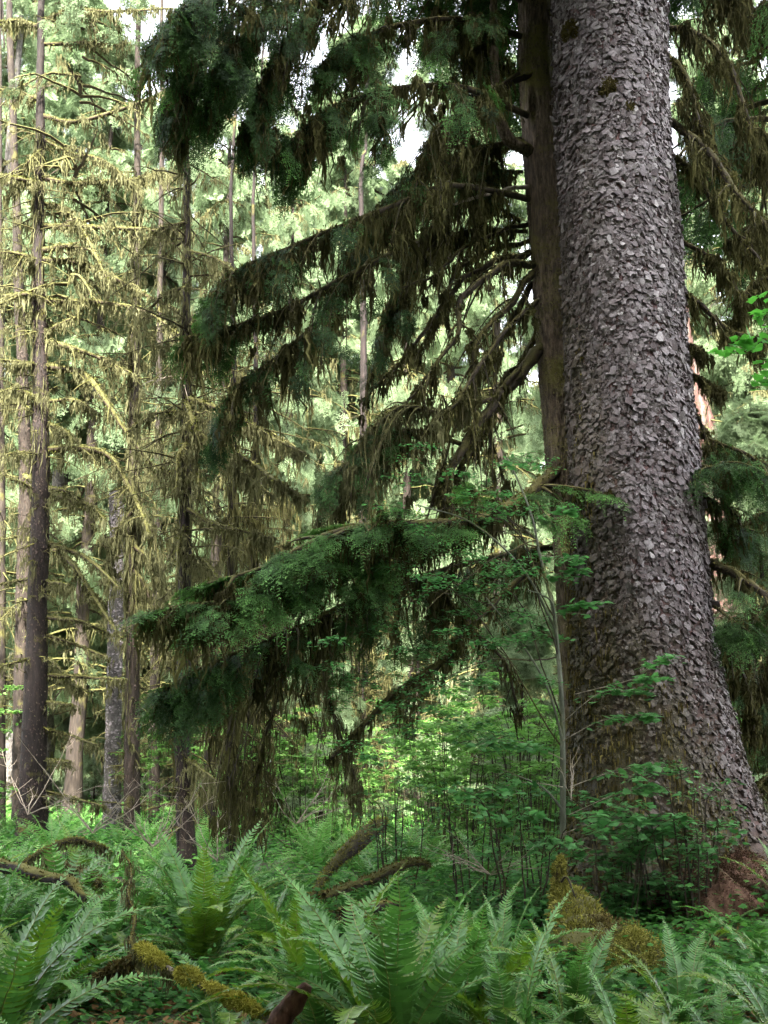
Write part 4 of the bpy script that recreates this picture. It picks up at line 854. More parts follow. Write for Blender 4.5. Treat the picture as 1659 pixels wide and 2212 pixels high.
# unseen conifers, added out of view to shade the foreground
for i, (x, Y, k, s_) in enumerate([(-24, -6, 2, 1.15), (-18, -3, 0, 1.2), (-13, -8, 1, 1.3), (-9, -5, 2, 1.2), (-5, -9, 0, 1.25), (-2, -9.5, 2, 1.3), (3, -8, 2, 1.15), (8, -6, 0, 1.2), (12, -9, 1, 1.3), (-15, 2, 0, 1.1), (-11, 5, 1, 1.2), (17, -6, 2, 1.1), (1.2, -11, 2, 1.25), (-3.5, -14, 1, 1.35), (5, -14, 2, 1.15), (-7, -15, 0, 1.2)]):
    lb_ = 'tall unseen conifer added behind the viewpoint to shade the foreground'
    o = put(PG, 829.5, 40, lb_, 'added shade conifers behind the viewpoint', s_, k); o.location = (x, Y, gzf(x, Y)); o.scale = (s_, s_, s_)
for row, (Y0, Y1, n, span) in enumerate([(50, 64, 22, .42), (66, 88, 26, .42), (90, 130, 34, .42)]):
    for i in range(n):
        Y = rng.uniform(Y0, Y1); px = 829.5 + ((i+.5+rng.uniform(-.35, .35))/n*2-1)*span*FPX
        if 600 < px < 640 or 125 < px < 222 or (row == 0 and (110 < px < 240 or 540 < px < 690)): continue
        fam = PG if rng.uniform() < (.5, .7, .85)[row] else PM
        lab = ('%s in the %s belt of forest behind the clearing' % ('green conifer' if fam is PG else 'lichen-grey conifer', ('near', 'middle', 'farthest')[row]))
        put(fam, px, Y, lab, lab.replace('conifer', 'conifers'), (.75, .85, .9)[row])

# ---------------------------------------------------------------- leafy shrubs and small maples
def leafy_curve(gl, gw, C, n, size, T, spread=.05, r0=.006, rnd=.6, updown=.25, side_tw=0):
    """leaves in flat layers along a twig"""
    k = len(C); gw.tubes(C, np.linspace(r0, .002, k), 5, .5)
    src = C[k//4:]
    if side_tw:
        S = limb_side(C, side_tw, .5*np.linalg.norm(C[-1]-C[0]), .15, 5, flat=.2)
        gw.tubes(S, np.repeat(np.linspace(r0*.5, .0015, 5)[None], len(S), 0), 3, .5, cap=False); src = np.concatenate([src, S[:, 1:].reshape(-1, 3)])
    i = rng.integers(0, len(src), n); O = src[i]+rng.normal(0, spread, (n, 3))*[1, 1, .4]
    a = rng.uniform(0, 2*np.pi, n); X = np.stack([np.cos(a), np.sin(a), rng.normal(-.15, .2, n)], -1)
    gl.place(T, O, X, np.array([0, 0, 1.])+rng.normal(0, updown, (n, 3)), size*rng.uniform(.6, 1.25, n), np.clip(rnd+rng.normal(0, .25, n), 0, 1))
vm = root('vine_maple', tuple(W(1216, 1880, 13.2)*[1, 1, 0]), 'slender pale-stemmed vine maple with layered leaves in front of the giant spruce', 'small tree')
g = G(); mst = spline(WP([(1216, 1900, 13.2), (1216, 1700, 13.2), (1215, 1578, 13.2), (1212, 1493, 13.2), (1205, 1408, 13.3), (1197, 1328, 13.3), (1180, 1253, 13.4), (1164, 1190, 13.4), (1150, 1120, 13.4), (1120, 1040, 13.5), (1080, 960, 13.5)]), 50)
g.tubes(mst, np.linspace(.036, .008, 50), 8, .5, 0, .03)
for p in ([(1205, 1408, 13.3), (1195, 1310, 13.2), (1170, 1285, 13.1), (1140, 1275, 13)], [(1216, 1600, 13.2), (1180, 1480, 13), (1120, 1380, 12.8), (1050, 1290, 12.7)], [(1216, 1750, 13.2), (1170, 1700, 13), (1080, 1660, 12.8)], [(1200, 1360, 13.3), (1130, 1230, 13), (1020, 1130, 12.8), (900, 1090, 12.6)]):
    g.tubes(spline(WP(p), 20), np.linspace(.016, .006, 20), 6, .5)
part('stem', g, M['pale_stem'], vm, True)
gl, gw = G(), G()
for p, n_ in (([(1216, 1560), (1290, 1500), (1350, 1492), (1392, 1488)], 46), ([(1216, 1600), (1290, 1560), (1350, 1548), (1406, 1543)], 46), ([(1240, 1500), (1330, 1478), (1380, 1464), (1418, 1462)], 30), ([(1380, 1470), (1400, 1440), (1430, 1424), (1458, 1416)], 26),
              ([(1200, 1330), (1240, 1312), (1275, 1305), (1305, 1300)], 40), ([(1180, 1250), (1220, 1235), (1262, 1232)], 30), ([(1170, 1200), (1220, 1205), (1262, 1206)], 26), ([(1160, 1120), (1190, 1110), (1230, 1100)], 20),
              ([(1230, 1700), (1330, 1665), (1400, 1655), (1472, 1668)], 60), ([(1230, 1760), (1320, 1720), (1400, 1700), (1460, 1712)], 60), ([(1220, 1800), (1300, 1770), (1380, 1765), (1440, 1790)], 60), ([(1216, 1800), (1290, 1840), (1350, 1850), (1420, 1840)], 50),
              ([(1250, 1850), (1340, 1900), (1400, 1910), (1450, 1900)], 50), ([(1216, 1640), (1150, 1610), (1090, 1600), (1030, 1610)], 60), ([(1216, 1700), (1140, 1690), (1080, 1700), (1000, 1720)], 60)):
    leafy_curve(gl, gw, spline(WP([(x, y, 13.1-.15*k) for k, (x, y) in enumerate(p)]), 14), int(n_*1.7), .085, LM, .05, .006, .65, .25, 5)
part('twigs', gw, M['dead_wood'], vm); part('leaves', gl, M['maple'], vm)
gl, gw = G(), G()
for i in range(115):      # small-leaved layered sprays to the left of the stem
    u_ = rng.uniform(0, 1); px = rng.uniform(880, 1165) if u_ < .75 else rng.uniform(700, 1000); lo = 950 if px > 950 else 1000
    py = rng.uniform(lo, 1420) if u_ < .6 else rng.uniform(1350, 1640); Yq = rng.uniform(12.2, 14.2)
    d = rng.choice([-1, 1]); C = spline(WP([(px, py, Yq), (px+d*35, py-8+rng.normal(0, 6), Yq-.1), (px+d*80, py+rng.normal(0, 9), Yq-.2)]), 9)
    leafy_curve(gl, gw, C, 50, .05, LO if i % 3 else LM, .05, .004, .5, .25, 5)
part('side_twigs', gw, M['limb_dark'], vm); part('small_leaves', gl, M['maple'], vm)
# arching twigs that carry those sprays
g = G()
for i in range(11):
    a0 = mst[int(rng.uniform(8, 40))]; e = W(rng.uniform(760, 1120), rng.uniform(960, 1600), rng.uniform(12.3, 14)); mid = (a0+e)/2+[0, 0, rng.uniform(.1, .6)]
    g.tubes(wob(spline([a0, mid, e], 16)[None], .03)[0], np.linspace(.010, .003, 16), 5, .5)
part('branch', g, M['limb_dark'], vm)

# bright maple leaves reaching in at the right border
mr = root('maple_tree', tuple(W(1780, 1900, 9.5)*[1, 1, 0]), 'maple with bright green leaves reaching in from the right border at mid height', 'small tree')
g = G(); ms = spline(WP([(1790, 2050, 9.5), (1800, 1500, 9.5), (1780, 1000, 9.5), (1760, 700, 9.5), (1740, 560, 9.5)]), 30); ms[0, 2] = -.1
g.tubes(ms, np.linspace(.05, .012, 30), 8, .5)
gl, gw = G(), G()
for p, n_ in (([(1765, 740), (1700, 735), (1640, 738), (1590, 745), (1540, 757)], 20), ([(1765, 700), (1720, 690), (1680, 672), (1630, 688)], 16), ([(1765, 690), (1730, 660), (1690, 648), (1640, 640)], 14), ([(1770, 850), (1720, 830), (1680, 825), (1625, 828)], 7),
              ([(1765, 800), (1700, 780), (1640, 785)], 10), ([(1765, 640), (1730, 600), (1700, 590)], 12)):
    leafy_curve(gl, gw, spline(WP([(x, y, 9.4-.1*k) for k, (x, y) in enumerate(p)]), 14), n_*3, .085, LM, .05, .006, .6, .3, 3)
part('stem', g, M['pale_stem'], mr, True); part('twigs', gw, M['limb_dark'], mr); part('leaves', gl, M['maple_bright'], mr)

def shrub_proto(name, h, spread, nst, nl, size, T, mat, seed):
    rt = root(name, (0, 0, 0), 'x', 'shrub'); gw, gl = G(), G()
    for i in range(nst):
        a = rng.uniform(0, 6.28); e = np.array([math.cos(a)*spread*rng.uniform(.3, 1), math.sin(a)*spread*rng.uniform(.3, 1), h*rng.uniform(.55, 1)])
        C = wob(spline([np.array([e[0]*.3, e[1]*.3, -.05]), e*[.45, .45, .5], e*[.6, .6, .9], e], 14)[None], .02)[0]
        gw.tubes(C, np.linspace(.011, .003, 14), 5, .5)
        for j in range(4):
            b = C[rng.integers(2, 14)]; a2 = rng.uniform(0, 6.28); l = rng.uniform(.25, .6)*spread*.7
            leafy_curve(gl, gw, spline([b, b+[math.cos(a2)*l*.5, math.sin(a2)*l*.5, .06], b+[math.cos(a2)*l, math.sin(a2)*l, .0]], 7), nl, size, T, .045, .004, .5, .3, 3)
    part('stems', gw, M['limb_dark'], rt); part('leaves', gl, M[mat], rt); return rt
SH = [shrub_proto('leafy_shrub', 1.7, .9, 9, 17, .062, LO, 'maple', 1), shrub_proto('leafy_shrub', 1.3, .9, 9, 15, .08, LM, 'maple', 2)]
SB = [shrub_proto('bright_shrub', 2.6, 1.5, 14, 34, .10, LO, 'shrub', 3), shrub_proto('bright_shrub', 1.9, 1.3, 12, 34, .10, LM, 'shrub', 4), shrub_proto('bright_shrub', 3.6, 1.7, 16, 36, .12, LO, 'shrub', 5)]
def put_xy(protos, x, Y, label, group=None, s=1.0, k=None, rz=None):
    return put(protos, 829.5 + x*FPX/(Y*1.02), Y, label, group, s, k)
near_sh = [(1010, 1820, 13.6, 'leafy shrub left of the vine maple stem, above the mossy stump'), (1110, 1850, 12.6, 'leafy shrub directly left of the mossy stump'), (1290, 1900, 12.7, 'shrub with lobed leaves at the foot of the giant, right of the stump'),
           (1390, 1880, 12.9, 'shrub against the middle of the giant\'s foot'), (1465, 1880, 12.6, 'shrub left of the red brown root mound'), (1340, 1850, 13.2, 'taller shrub pressed against the left of the giant\'s foot'), (1160, 1760, 14.6, 'shrub in front of the hemlock foot'), (850, 1880, 14.5, 'shrub beside the diagonal mossy log')]
for px, py, Y, lab in near_sh: put(SH, px, Y, lab, None, 1.0 if Y < 17 else 1.25)
zones = [((19, 23), 10, .0, .20, 'near the middle'), ((23, 32), 30, -.36, .36, 'in the sunny clearing'), ((32, 48), 30, -.38, .38, 'at the far edge of the clearing')]
for (y0, y1), n, a0, a1, wd in zones:
    for i in range(n):
        Y = rng.uniform(y0, y1); ang = rng.uniform(a0, a1)
        if (Y < 28 and -.33 < ang < -.12) or -.305 < ang < -.23: continue
        x = ang*Y
        lab = 'bright leafy bush among many %s' % wd
        put_xy(SB, x, Y, lab, 'bushes '+wd, rng.uniform(.6, 1.0), None)

# ---------------------------------------------------------------- sword ferns
def frond_geo(L, e0, e1, pairs=36, plen=.108, pw=.029, seg=3, gr=None, g=None, roll=0.0, base=None, az=0.0, curve=1.3):
    """one frond: arching stalk with rows of narrow leaflets; e0, e1: elevation at foot and tip"""
    g = g or G(); n = 40; t = np.linspace(0, 1, n); el = e0+(e1-e0)*t**curve
    dx = np.cos(el); dz = np.sin(el); X = np.concatenate([[0], np.cumsum((dx[1:]+dx[:-1])/2)])*L/(n-1); Z = np.concatenate([[0], np.cumsum((dz[1:]+dz[:-1])/2)])*L/(n-1)
    Yv = np.cumsum(rng.normal(0, .0025, n))*L
    ca, sa = math.cos(az), math.sin(az); b = np.zeros(3) if base is None else base
    def rot(V): return np.stack([V[..., 0]*ca-V[..., 1]*sa, V[..., 0]*sa+V[..., 1]*ca, V[..., 2]], -1)
    C = np.stack([X, Yv, Z], -1); g.tubes(rot(C)+b, np.linspace(.0045, .0015, n)*L**.5, 4, .5, 1, cap=False)
    tp = np.linspace(.10, .995, pairs); f = tp*(n-1); i = np.minimum(f.astype(int), n-2); fr = (f-i)[:, None]
    P0 = C[i]*(1-fr)+C[i+1]*fr; T = unit(C[i+1]-C[i]); up = unit(np.cross(T, np.array([0, 1., 0]))*-1.0); up = np.where(up[:, 2:3] < 0, -up, up) if False else up
    prof = np.interp(tp, [0.1, .22, .45, .75, 1], [.62, .9, 1, .66, .06])
    for s_ in (-1, 1):
        m = pairs; l = plen*L*prof*rng.uniform(.88, 1.08, m)
        d = unit(np.array([[0, s_*1., 0]])+T*(.25+.35*tp[:, None]) + up*(.22+rng.normal(0, .09, (m, 1))+roll*s_))
        wv = unit(T+up*rng.normal(.25*1, .18, (m, 1)))
        u_ = np.array([0, .35, .72, 1.0]); bend = np.array([0, .02, -.05, -.22])
        P = P0[:, None]+d[:, None]*(l[:, None]*u_)[..., None]+up[:, None]*(l[:, None]*bend)[..., None] + T[:, None]*(l[:, None]*np.array([0, .02, .05, .12]))[..., None]
        Wd = pw*L**.6*np.array([[.75, 1.0, .75, .12]])*prof[:, None]**.3*rng.uniform(.85, 1.1, (m, 1))
        Lf = P-wv[:, None]*Wd[..., None]/2; Rt = P+wv[:, None]*Wd[..., None]/2
        V = np.stack([Lf, Rt], 2); idx = np.arange(m*8).reshape(m, 4, 2)
        F = np.stack([idx[:, :-1, 0], idx[:, :-1, 1], idx[:, 1:, 1], idx[:, 1:, 0]], -1).reshape(-1, 4)
        r_ = np.repeat(np.clip(.35+.35*tp+rng.normal(0, .12, m), 0, 1), 8)
        g.add(rot(V.reshape(-1, 3))+b, F, None, r_, 0)
    return g
FR = []      # frond shapes, from steep to flat
for e0, e1 in ((84, 48), (80, 25), (76, 0), (70, -15), (62, -30), (52, -45), (40, -50), (25, -40)):
    for k in (0, 1):
        FR.append(frond_geo(1.0, R(e0+rng.uniform(-4, 4)), R(e1+rng.uniform(-10, 10)), curve=rng.uniform(1.0, 1.6), roll=rng.uniform(-.1, .1)).mesh('frond', [M['fern_warm' if k else 'fern'], M['rachis']]))
FRD = frond_geo(.9, R(20), R(-50)).mesh('dead_frond', [M['fern_dead'], M['fern_dead']])
def fern(px, Y, size, n, label, lean=0, open_=0.0, dead=3, dz=0.0, group=None, twist=0.0):
    x = (px-829.5)/FPX*Y*1.05; loc = (x, Y, gzf(x, Y)+dz)
    rt = root('sword_fern', loc, label, 'fern', group)
    for i in range(n):
        az = (i*2.39996+rng.uniform(-.3, .3))+twist; ring = i/n
        k = int(np.clip((ring*.85+open_)*8+rng.normal(0, .8), 0, 7))*2+int(rng.random() < .3)
        o = bpy.data.objects.new('frond', FR[k]); sc.collection.objects.link(o); o.parent = rt
        s = size*(1-.25*ring)*rng.uniform(.82, 1.12)
        o.location = (.05*math.cos(az), .05*math.sin(az), .02); o.rotation_euler = (rng.normal(0, .12), rng.normal(0, .07)+lean*.0, az); o.scale = (s, s*rng.uniform(.9, 1.15), s)
    for i in range(dead):
        o = bpy.data.objects.new('dead_frond', FRD); sc.collection.objects.link(o); o.parent = rt
        o.rotation_euler = (rng.normal(0, .2), 0, rng.uniform(0, 6.28)); o.scale = (size*.8,)*3; o['label'] = 'withered brown frond'
    return rt
for a_ in [
    (480, 10.2, 1.25, 32, 'large vase-shaped sword fern left of centre, behind the moss-padded stick', .0),
    (845, 6.9, 1.38, 22, 'tall sword fern at bottom centre with one upright pale frond', -.02),
    (720, 7.6, 1.2, 18, 'sword fern left of the tall centre fern, beside the red broken log', .05),
    (960, 7.4, 1.02, 18, 'sword fern just right of the tall centre fern, fronds leaning right', .05),
    (1080, 7.0, .95, 18, 'sword fern in the bottom row below the mossy stump, left part', .1),
    (1190, 8.3, .84, 16, 'sword fern directly in front of the mossy stump', .0),
    (1300, 7.2, .84, 18, 'sword fern in the bottom row below the moss mound', .15),
    (1400, 8.2, .82, 18, 'sword fern in front of the moss mound right of the stump', .15),
    (1490, 7.0, .8, 18, 'low arching sword fern in the bottom row, second from the right border', .25),
    (1590, 7.8, .9, 22, 'sword fern near the lower right corner', .2),
    (1690, 7.0, .95, 20, 'sword fern cut by the lower right corner', .2),
    (60, 6.4, 1.35, 24, 'big pale sword fern filling the lower left corner', .0),
    (-60, 7.6, 1.15, 22, 'sword fern cut by the left border above the lower left corner fern', .0),
    (190, 5.6, .85, 16, 'low sword fern right of the lower left corner fern', .25),
    (170, 8.8, 1.0, 20, 'sword fern under the fallen bare limb at left', .2),
    (290, 10.8, .9, 18, 'sword fern between the fallen limb and the large vase-shaped fern', .15),
    (60, 11.5, 1.0, 18, 'dark sword fern under the left end of the fallen limb', .1),
    (250, 13.6, 1.1, 18, 'upright sword fern behind the fallen limb', -.05),
    (600, 11.6, 1.0, 18, 'sword fern behind and right of the large vase-shaped fern', .1),
    (660, 9.2, .9, 18, 'sword fern between the vase-shaped fern and the tall centre fern', .15),
    (520, 7.4, .8, 14, 'low sword fern with flat fronds below the moss-padded stick', .5),
    (1625, 12.6, .95, 18, 'dark sword fern at the right border beside the red root', .1),
    (1560, 10.4, .85, 16, 'low sword fern below the red root of the giant', .35),
    (950, 9.6, .9, 16, 'sword fern in the shade behind the tall centre fern', .15),
    (1060, 9.4, .95, 18, 'sword fern left of the mossy stump', .05),
    (1480, 6.0, .75, 16, 'close arching sword fern at the bottom border toward the right corner', .35),
    (350, 12.8, .95, 16, 'sword fern at the foot of the slender dark trunk', .0),
    (30, 16, 1.0, 16, 'small fern at the foot of the left-edge trunk', .0),
    (440, 13.8, .9, 16, 'sword fern behind the large vase-shaped fern', .1)]:
    fern(a_[0], a_[1], a_[2], a_[3], a_[4], 0, a_[5])
def fern_proto(mat, n, size):
    g = G()
    for i in range(n):
        ring = i/n; e0 = 80-50*ring; e1 = 35-80*ring
        frond_geo(size*rng.uniform(.8, 1.1), R(e0+rng.uniform(-5, 5)), R(e1+rng.uniform(-10, 10)), pairs=20, plen=.13, pw=.04, g=g, az=i*2.4, base=np.zeros(3))
    return g.mesh('distant_fern', [M[mat], M['rachis']])
FP = [fern_proto('fern_far', 14, 1.0), fern_proto('fern_far', 12, 1.0), fern_proto('fern', 14, 1.0)]
for i in range(150):
    Y = rng.uniform(12, 18) if i < 14 else rng.uniform(18, 46); ang = rng.uniform(-.37, .37); x = ang*Y
    if Y < 19 and (x-4.9)**2+(Y-15)**2 < 6: continue
    k = 2 if Y < 19 else int(rng.integers(0, 2))
    o = bpy.data.objects.new('distant_fern', FP[k]); sc.collection.objects.link(o); o.location = (x, Y, gzf(x, Y)); s = rng.uniform(.6, 1.2); o.scale = (s, s, s); o.rotation_euler = (0, 0, rng.uniform(0, 6.28))
    wd = 'in the shade behind the near ferns' if Y < 19 else 'on the bright clearing floor'
    o['label'] = 'one of many small ferns ' + wd; o['category'] = 'fern'; o['group'] = 'ferns ' + wd

# ---------------------------------------------------------------- fallen wood
def log(name, label, cat, pts, rad, wood, fzn=0, fzm='moss_yellow', hang=0, hl=.2, lump=.08, n=34, sides=10, hmat='moss_tan', rag=.04):
    P = WP(pts) if not isinstance(pts, np.ndarray) else pts; C = wob(spline(P, n)[None], .01)[0]
    rt = root(name, tuple(C[0]), label, cat); rr = np.interp(np.linspace(0, 1, n), np.linspace(0, 1, len(rad)), rad)
    g = G(); g.tubes(C, rr, sides, .5, 0, lump); part('wood', g, M[wood], rt, True)
    if fzn:
        g = G(); fuzz(g, C, rr, fzn, rag, .012, .3, 0, .7); part('moss', g, M[fzm], rt)
    if hang:
        g = G(); curtain(g, C, hang, hl, .012, per=8, spread=.03); part('hanging_moss', g, M[hmat], rt)
    return rt, C, rr
def mossy_pad(rt, C, rr, a, b, th, n=2600, mat='pad_moss', ln=.022):
    """thick sleeve of moss round part of a stick"""
    i = np.arange(int(a*len(C)), int(b*len(C))+1); i = i[i < len(C)]; c = spline(C[i], 20); u_ = np.linspace(0, 1, 20); r_ = (th*np.sin(np.pi*np.clip(u_, .05, .95))**.4)*rng.uniform(.85, 1.15, 20)
    g = G(); g.tubes(c+np.array([0, 0, th*.25]), r_, 12, .4, 0, .09); fuzz(g, c+np.array([0, 0, th*.25]), r_*1.1, n, ln, .006, .25, 0, .5); part('moss_pad', g, M[mat], rt)
rt, C, rr = log('fallen_limb', 'long bare dark fallen limb lying across the ferns at the left border', 'log', [(-40, 1868, 12.6), (20, 1873, 12.4), (90, 1893, 12), (150, 1905, 11.7), (185, 1938, 11.5), (275, 1950, 11.2)], [.06, .065, .06, .05, .05, .03], 'bark_dark', 500, 'moss_brown', 160, .18)
rt, C, rr = log('mossy_limb', 'mossy fallen limb rising to the right above the bare dark limb at left', 'log', [(30, 1876, 12.6), (70, 1850, 12.8), (110, 1828, 13), (160, 1815, 13.2), (208, 1826, 13.4), (240, 1842, 13.6)], [.02, .024, .03, .035, .03, .012], 'limb_dark', 700, 'moss_olive', 800, .30, rag=.022)
rt, C, rr = log('mossy_limb', 'moss covered limb slanting down right below the rising one at left', 'log', [(100, 1862, 13.4), (150, 1875, 13), (200, 1895, 12.6), (225, 1910, 12.4)], [.04, .055, .055, .03], 'limb_dark', 700, 'moss_brown', 300, .25)
rt, C, rr = log('mossy_stick', 'stick wearing three yellow moss pads, pointing to the lower right', 'branch', [(300, 2045, 8.0), (318, 2065, 7.9), (370, 2095, 7.7), (400, 2112, 7.6), (455, 2140, 7.5), (520, 2170, 7.4), (590, 2205, 7.3)], [.018, .018, .016, .016, .018, .02, .02], 'dead_wood', 0)
mossy_pad(rt, C, rr, .06, .30, .042); mossy_pad(rt, C, rr, .42, .60, .045); mossy_pad(rt, C, rr, .64, .97, .038, 3200)
g = G(); curtain(g, C[2:12], 420, .26, .010, per=8, spread=.03); part('hanging_moss', g, M['moss_tan'], rt)
rt, C, rr = log('mossy_stick', 'second mossy stick running down left from the top of the moss-padded one', 'branch', [(310, 2050, 8), (280, 2082, 8.1), (240, 2102, 8.1), (212, 2112, 8.1)], [.03, .04, .035, .02], 'mossy_wood', 900, 'moss_brown', 420, .2)
rt, C, rr = log('dead_sapling', 'broken upright stick shaggy with brown moss at lower left', 'branch', [(300, 2110, 8.6), (285, 2040, 8.8), (292, 1980, 9.0), (274, 1930, 9.2), (283, 1880, 9.6), (262, 1840, 9.8)], [.018, .014, .010, .009, .006], 'bark_dark', 260, 'moss_brown', 300, .30, rag=.02)
rt, C, rr = log('broken_log', 'short reddish broken log poking up at the bottom border left of centre', 'log', [(590, 2235, 7.0), (610, 2200, 7.0), (640, 2160, 7.0), (668, 2128, 7.0)], [.07, .066, .06, .03], 'red_wood', 0, lump=.05, n=14)
rt, C, rr = log('diagonal_log', 'mossy dead log leaning up to the right in the middle ground', 'log', [(645, 1975, 13.4), (690, 1910, 14), (716, 1875, 14.4), (760, 1830, 15), (810, 1790, 15.6), (830, 1775, 15.8)], [.03, .04, .05, .10, .10, .05], 'limb_dark', 1500, 'moss_olive', 500, .3)
rt, C, rr = log('thin_log', 'thin mossy log lying lower right of the diagonal mossy log', 'log', [(700, 1935, 12.6), (760, 1915, 13), (830, 1885, 13.4), (890, 1862, 13.8), (930, 1870, 14)], [.035, .05, .05, .05, .02], 'mossy_wood', 900, 'moss_brown', 200, .2)
rt, C, rr = log('thin_log', 'half buried log in the shade behind the tall centre fern', 'log', [(740, 1975, 11), (800, 1960, 11.2), (860, 1950, 11.4)], [.05, .06, .03], 'bark_brown', 300, 'moss_brown', 60, .1)
rt, C, rr = log('leaning_stick', 'bent mossy stick standing by the right side of the bottom fern row', 'branch', [(1440, 2080, 11.2), (1490, 2065, 11), (1530, 2040, 11), (1555, 2015, 11)], [.025, .03, .02, .008], 'mossy_wood', 300, 'moss_brown', 60, .1)
rt, C, rr = log('mossy_clump', 'yellow brown moss clump on a broken branch right of the tall centre fern top', 'branch', [(770, 2020, 9.6), (785, 2000, 9.6), (800, 2005, 9.6), (808, 2030, 9.6)], [.03, .075, .07, .03], 'mossy_wood', 1100, 'moss_yellow', 60, .1)
# stump
sp = WP([(1280, 2260, 10.3), (1272, 2120, 10.4), (1262, 2050, 10.8), (1245, 1990, 11.1), (1222, 1950, 11.3), (1210, 1915, 11.4), (1208, 1880, 11.4), (1212, 1851, 11.4)])
rt, C, rr = log('mossy_stump', 'rotting stump with a narrow snapped peak, thick with yellow green moss', 'stump', sp, [.36, .33, .28, .22, .13, .06, .05, .015], 'mossy_wood', 22000, 'moss_olive', 0, lump=.12, sides=16, rag=.035)
g = G(); i = rng.integers(3, 30, 260); th = rng.uniform(0, 6.28, 260); nr = np.stack([np.cos(th), np.sin(th)*1, 0*th], -1); B = C[i]+nr*rr[i][:, None]*1.0
strands(g, B, rng.uniform(.05, .2, 260), .012, 4); part('bark_shreds', g, M['moss_brown'], rt)
g = G(); g.tubes(spline(WP([(1212, 1905, 11.15), (1225, 1895, 11.1), (1245, 1945, 11)]), 10), np.linspace(.015, .008, 10), 5, .5); part('splinter', g, M['bark_dark'], rt)
def mound(name, label, x, y, rx, ry, h, mat, core, n=3800, ln=.04):
    a = np.linspace(0, 2*np.pi, 25)[:-1]; e = np.linspace(0, np.pi/2, 9); A, E = np.meshgrid(a, e, indexing='ij')
    k = 1+.12*np.sin(3*A+1)+.08*np.sin(5*A+E*3)+rng.normal(0, .03, A.shape)
    z0 = gzf(x, y)-.08; V = np.stack([x+rx*np.cos(A)*np.cos(E)*k, y+ry*np.sin(A)*np.cos(E)*k, z0+h*np.sin(E)*k], -1)
    i = np.arange(A.size).reshape(A.shape); j = np.roll(i, -1, 0); g = G(); g.add(V.reshape(-1, 3), np.stack([i[:, :-1], j[:, :-1], j[:, 1:], i[:, 1:]], -1).reshape(-1, 4))
    rt = root(name, (x, y, z0), label, 'moss mound' if 'mound' in name else 'root'); part('core', g, M[core], rt, True)
    g = G(); fuzz(g, V.reshape(-1, 3)[rng.integers(0, A.size, 4000)]+rng.normal(0, .03, (4000, 3)), .03, n, ln, .008, .3, 0, .8); part('moss', g, M[mat], rt)
p = W(1372, 2055, 9.9); mound('moss_mound', 'rounded yellow moss mound at the right foot of the stump', p[0], 9.9, .22, .2, p[2]+.16, 'moss_olive', 'mossy_wood', 14000, .025)
p = W(1300, 2030, 10.6); mound('moss_mound', 'low brownish moss mound joining stump and rounded mound', p[0], 10.6, .45, .35, .33, 'moss_brown', 'mossy_wood')
for (px, py, Y, rx, h, lab) in ((1560, 1950, 12.9, .6, .62, 'crumbling red brown root mound at the right foot of the giant'), (1610, 1900, 13.6, .45, .6, 'upper red brown root knuckle nearest the right border'), (1500, 1975, 13.2, .5, .5, 'mossy root swelling in front of the giant')):
    p = W(px, py, Y); mound('root_buttress', lab, p[0], Y, rx, .5, h*.62, 'red_fibre', 'red_wood', 9000, .028)
# bare pale twigs
def twigs(label, px, py, Y, n, ln, up=1.0, wood='dead_wood'):
    b = W(px, py, Y); rt = root('dead_twigs', tuple(b), label, 'twigs'); g = G(); st = []
    for i in range(n):
        a = rng.uniform(0, 6.28); d = unit(np.array([math.cos(a), math.sin(a)*.6, up*rng.uniform(.3, 1.2)])); l = ln*rng.uniform(.5, 1.1)
        C = wob(spline([b, b+d*l*.5, b+d*l+[0, 0, rng.normal(0, .1)]], 12)[None], .012)[0]; g.tubes(C, np.linspace(.007, .002, 12), 4, .5); st.append(C)
        for j in range(4):
            q = C[rng.integers(3, 11)]; e = q+unit(d+rng.normal(0, .6, 3))*l*rng.uniform(.15, .4); g.tubes(spline([q, (q+e)/2+rng.normal(0, .015, 3), e], 6), np.linspace(.004, .0015, 6), 3, .5, cap=False)
    part('twig', g, M[wood], rt)
twigs('pale forked dead twig standing before the left side of the giant\'s foot', 1235, 1730, 12.4, 4, .6)
twigs('tangle of pale bare twigs at the foot of the trunk pair', 330, 1830, 14, 9, 1.0); twigs('bare twigs standing before the left-edge trunk', 60, 1760, 14.5, 5, 1.1)
twigs('bare twigs spreading right of the slender dark trunk foot', 470, 1860, 15, 6, 1.0); twigs('bare pale twigs above the fallen limb at left', 200, 1800, 13.5, 6, 1.1)
twigs('bare brown twigs left of the mossy stump', 1060, 1890, 12.4, 8, .9, .6); twigs('fine dead twigs beneath the low branch, over the bright clearing', 640, 1780, 16, 7, 1.1)

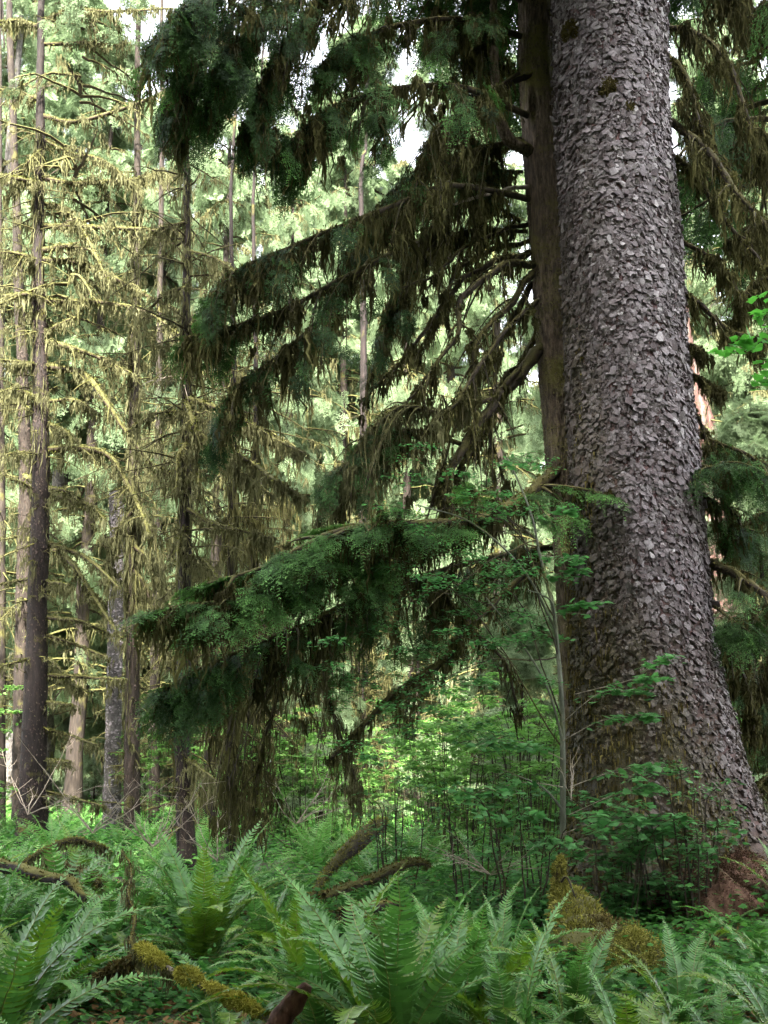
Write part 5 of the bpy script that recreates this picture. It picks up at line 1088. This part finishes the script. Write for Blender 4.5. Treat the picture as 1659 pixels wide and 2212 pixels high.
# ---------------------------------------------------------------- ground cover (nobody could count it)
g = G()
n = 70000; Y = np.exp(rng.uniform(math.log(6.5), math.log(50), n)); x = rng.uniform(-.40, .40, n)*Y
cl = np.sin(x*2.1+1)*np.cos(Y*1.7)+np.sin(x*5.3)*np.sin(Y*4.1)*.6; hgt = np.clip(.10+.10*cl+rng.gamma(1.5, .05, n), .01, .55)*np.clip((Y-7)/9, .12, 1.6)
O = np.stack([x, Y, gz(x, Y)+hgt*rng.uniform(.3, 1, n)], -1); a = rng.uniform(0, 2*np.pi, n)
g.place(LO, O, np.stack([np.cos(a), np.sin(a), rng.normal(-.1, .25, n)], -1), np.array([0, 0, 1.])+rng.normal(0, .3, (n, 3)), (.030+.0034*Y)*rng.uniform(.6, 1.5, n), rng.uniform(0, 1, n))
n = 24000; Y = rng.uniform(8.5, 17, n); x = rng.uniform(-.38, .38, n)*Y; a = rng.uniform(0, 2*np.pi, n)
O = np.stack([x, Y, gz(x, Y)+.02+rng.gamma(1.5, .07, n)*np.clip((Y-6)/6, .2, 1)], -1)
g.place(LM, O, np.stack([np.cos(a), np.sin(a), rng.normal(-.1, .25, n)], -1), np.array([0, 0, 1.])+rng.normal(0, .3, (n, 3)), rng.uniform(.03, .085, n), rng.uniform(0, .9, n))
o = bpy.data.objects.new('ground_cover', g.mesh('ground_cover', M['herb'])); sc.collection.objects.link(o); o['kind'] = 'stuff'; o['label'] = 'low leafy herbs and seedlings covering the forest floor'; o['category'] = 'undergrowth'
g = G(); n = 30000; Y = rng.uniform(5, 18, n); x = rng.uniform(-.38, .38, n)*Y; a = rng.uniform(0, 2*np.pi, n)
O = np.stack([x, Y, gz(x, Y)+.01], -1); g.place(LQ, O, np.stack([np.cos(a), np.sin(a), rng.normal(.3, .4, n)], -1), np.array([0, 0, 1.])+rng.normal(0, .4, (n, 3)), rng.uniform(.03, .09, n), rng.uniform(0, 1, n))
o = bpy.data.objects.new('leaf_litter', g.mesh('leaf_litter', M['fern_dead'])); sc.collection.objects.link(o); o['kind'] = 'stuff'; o['label'] = 'brown fallen leaves and needles on the soil'; o['category'] = 'leaf litter'
for p in PM+PG+PY+SH+SB:
    if p.name not in used:
        for c in list(p.children): bpy.data.objects.remove(c)
        bpy.data.objects.remove(p)
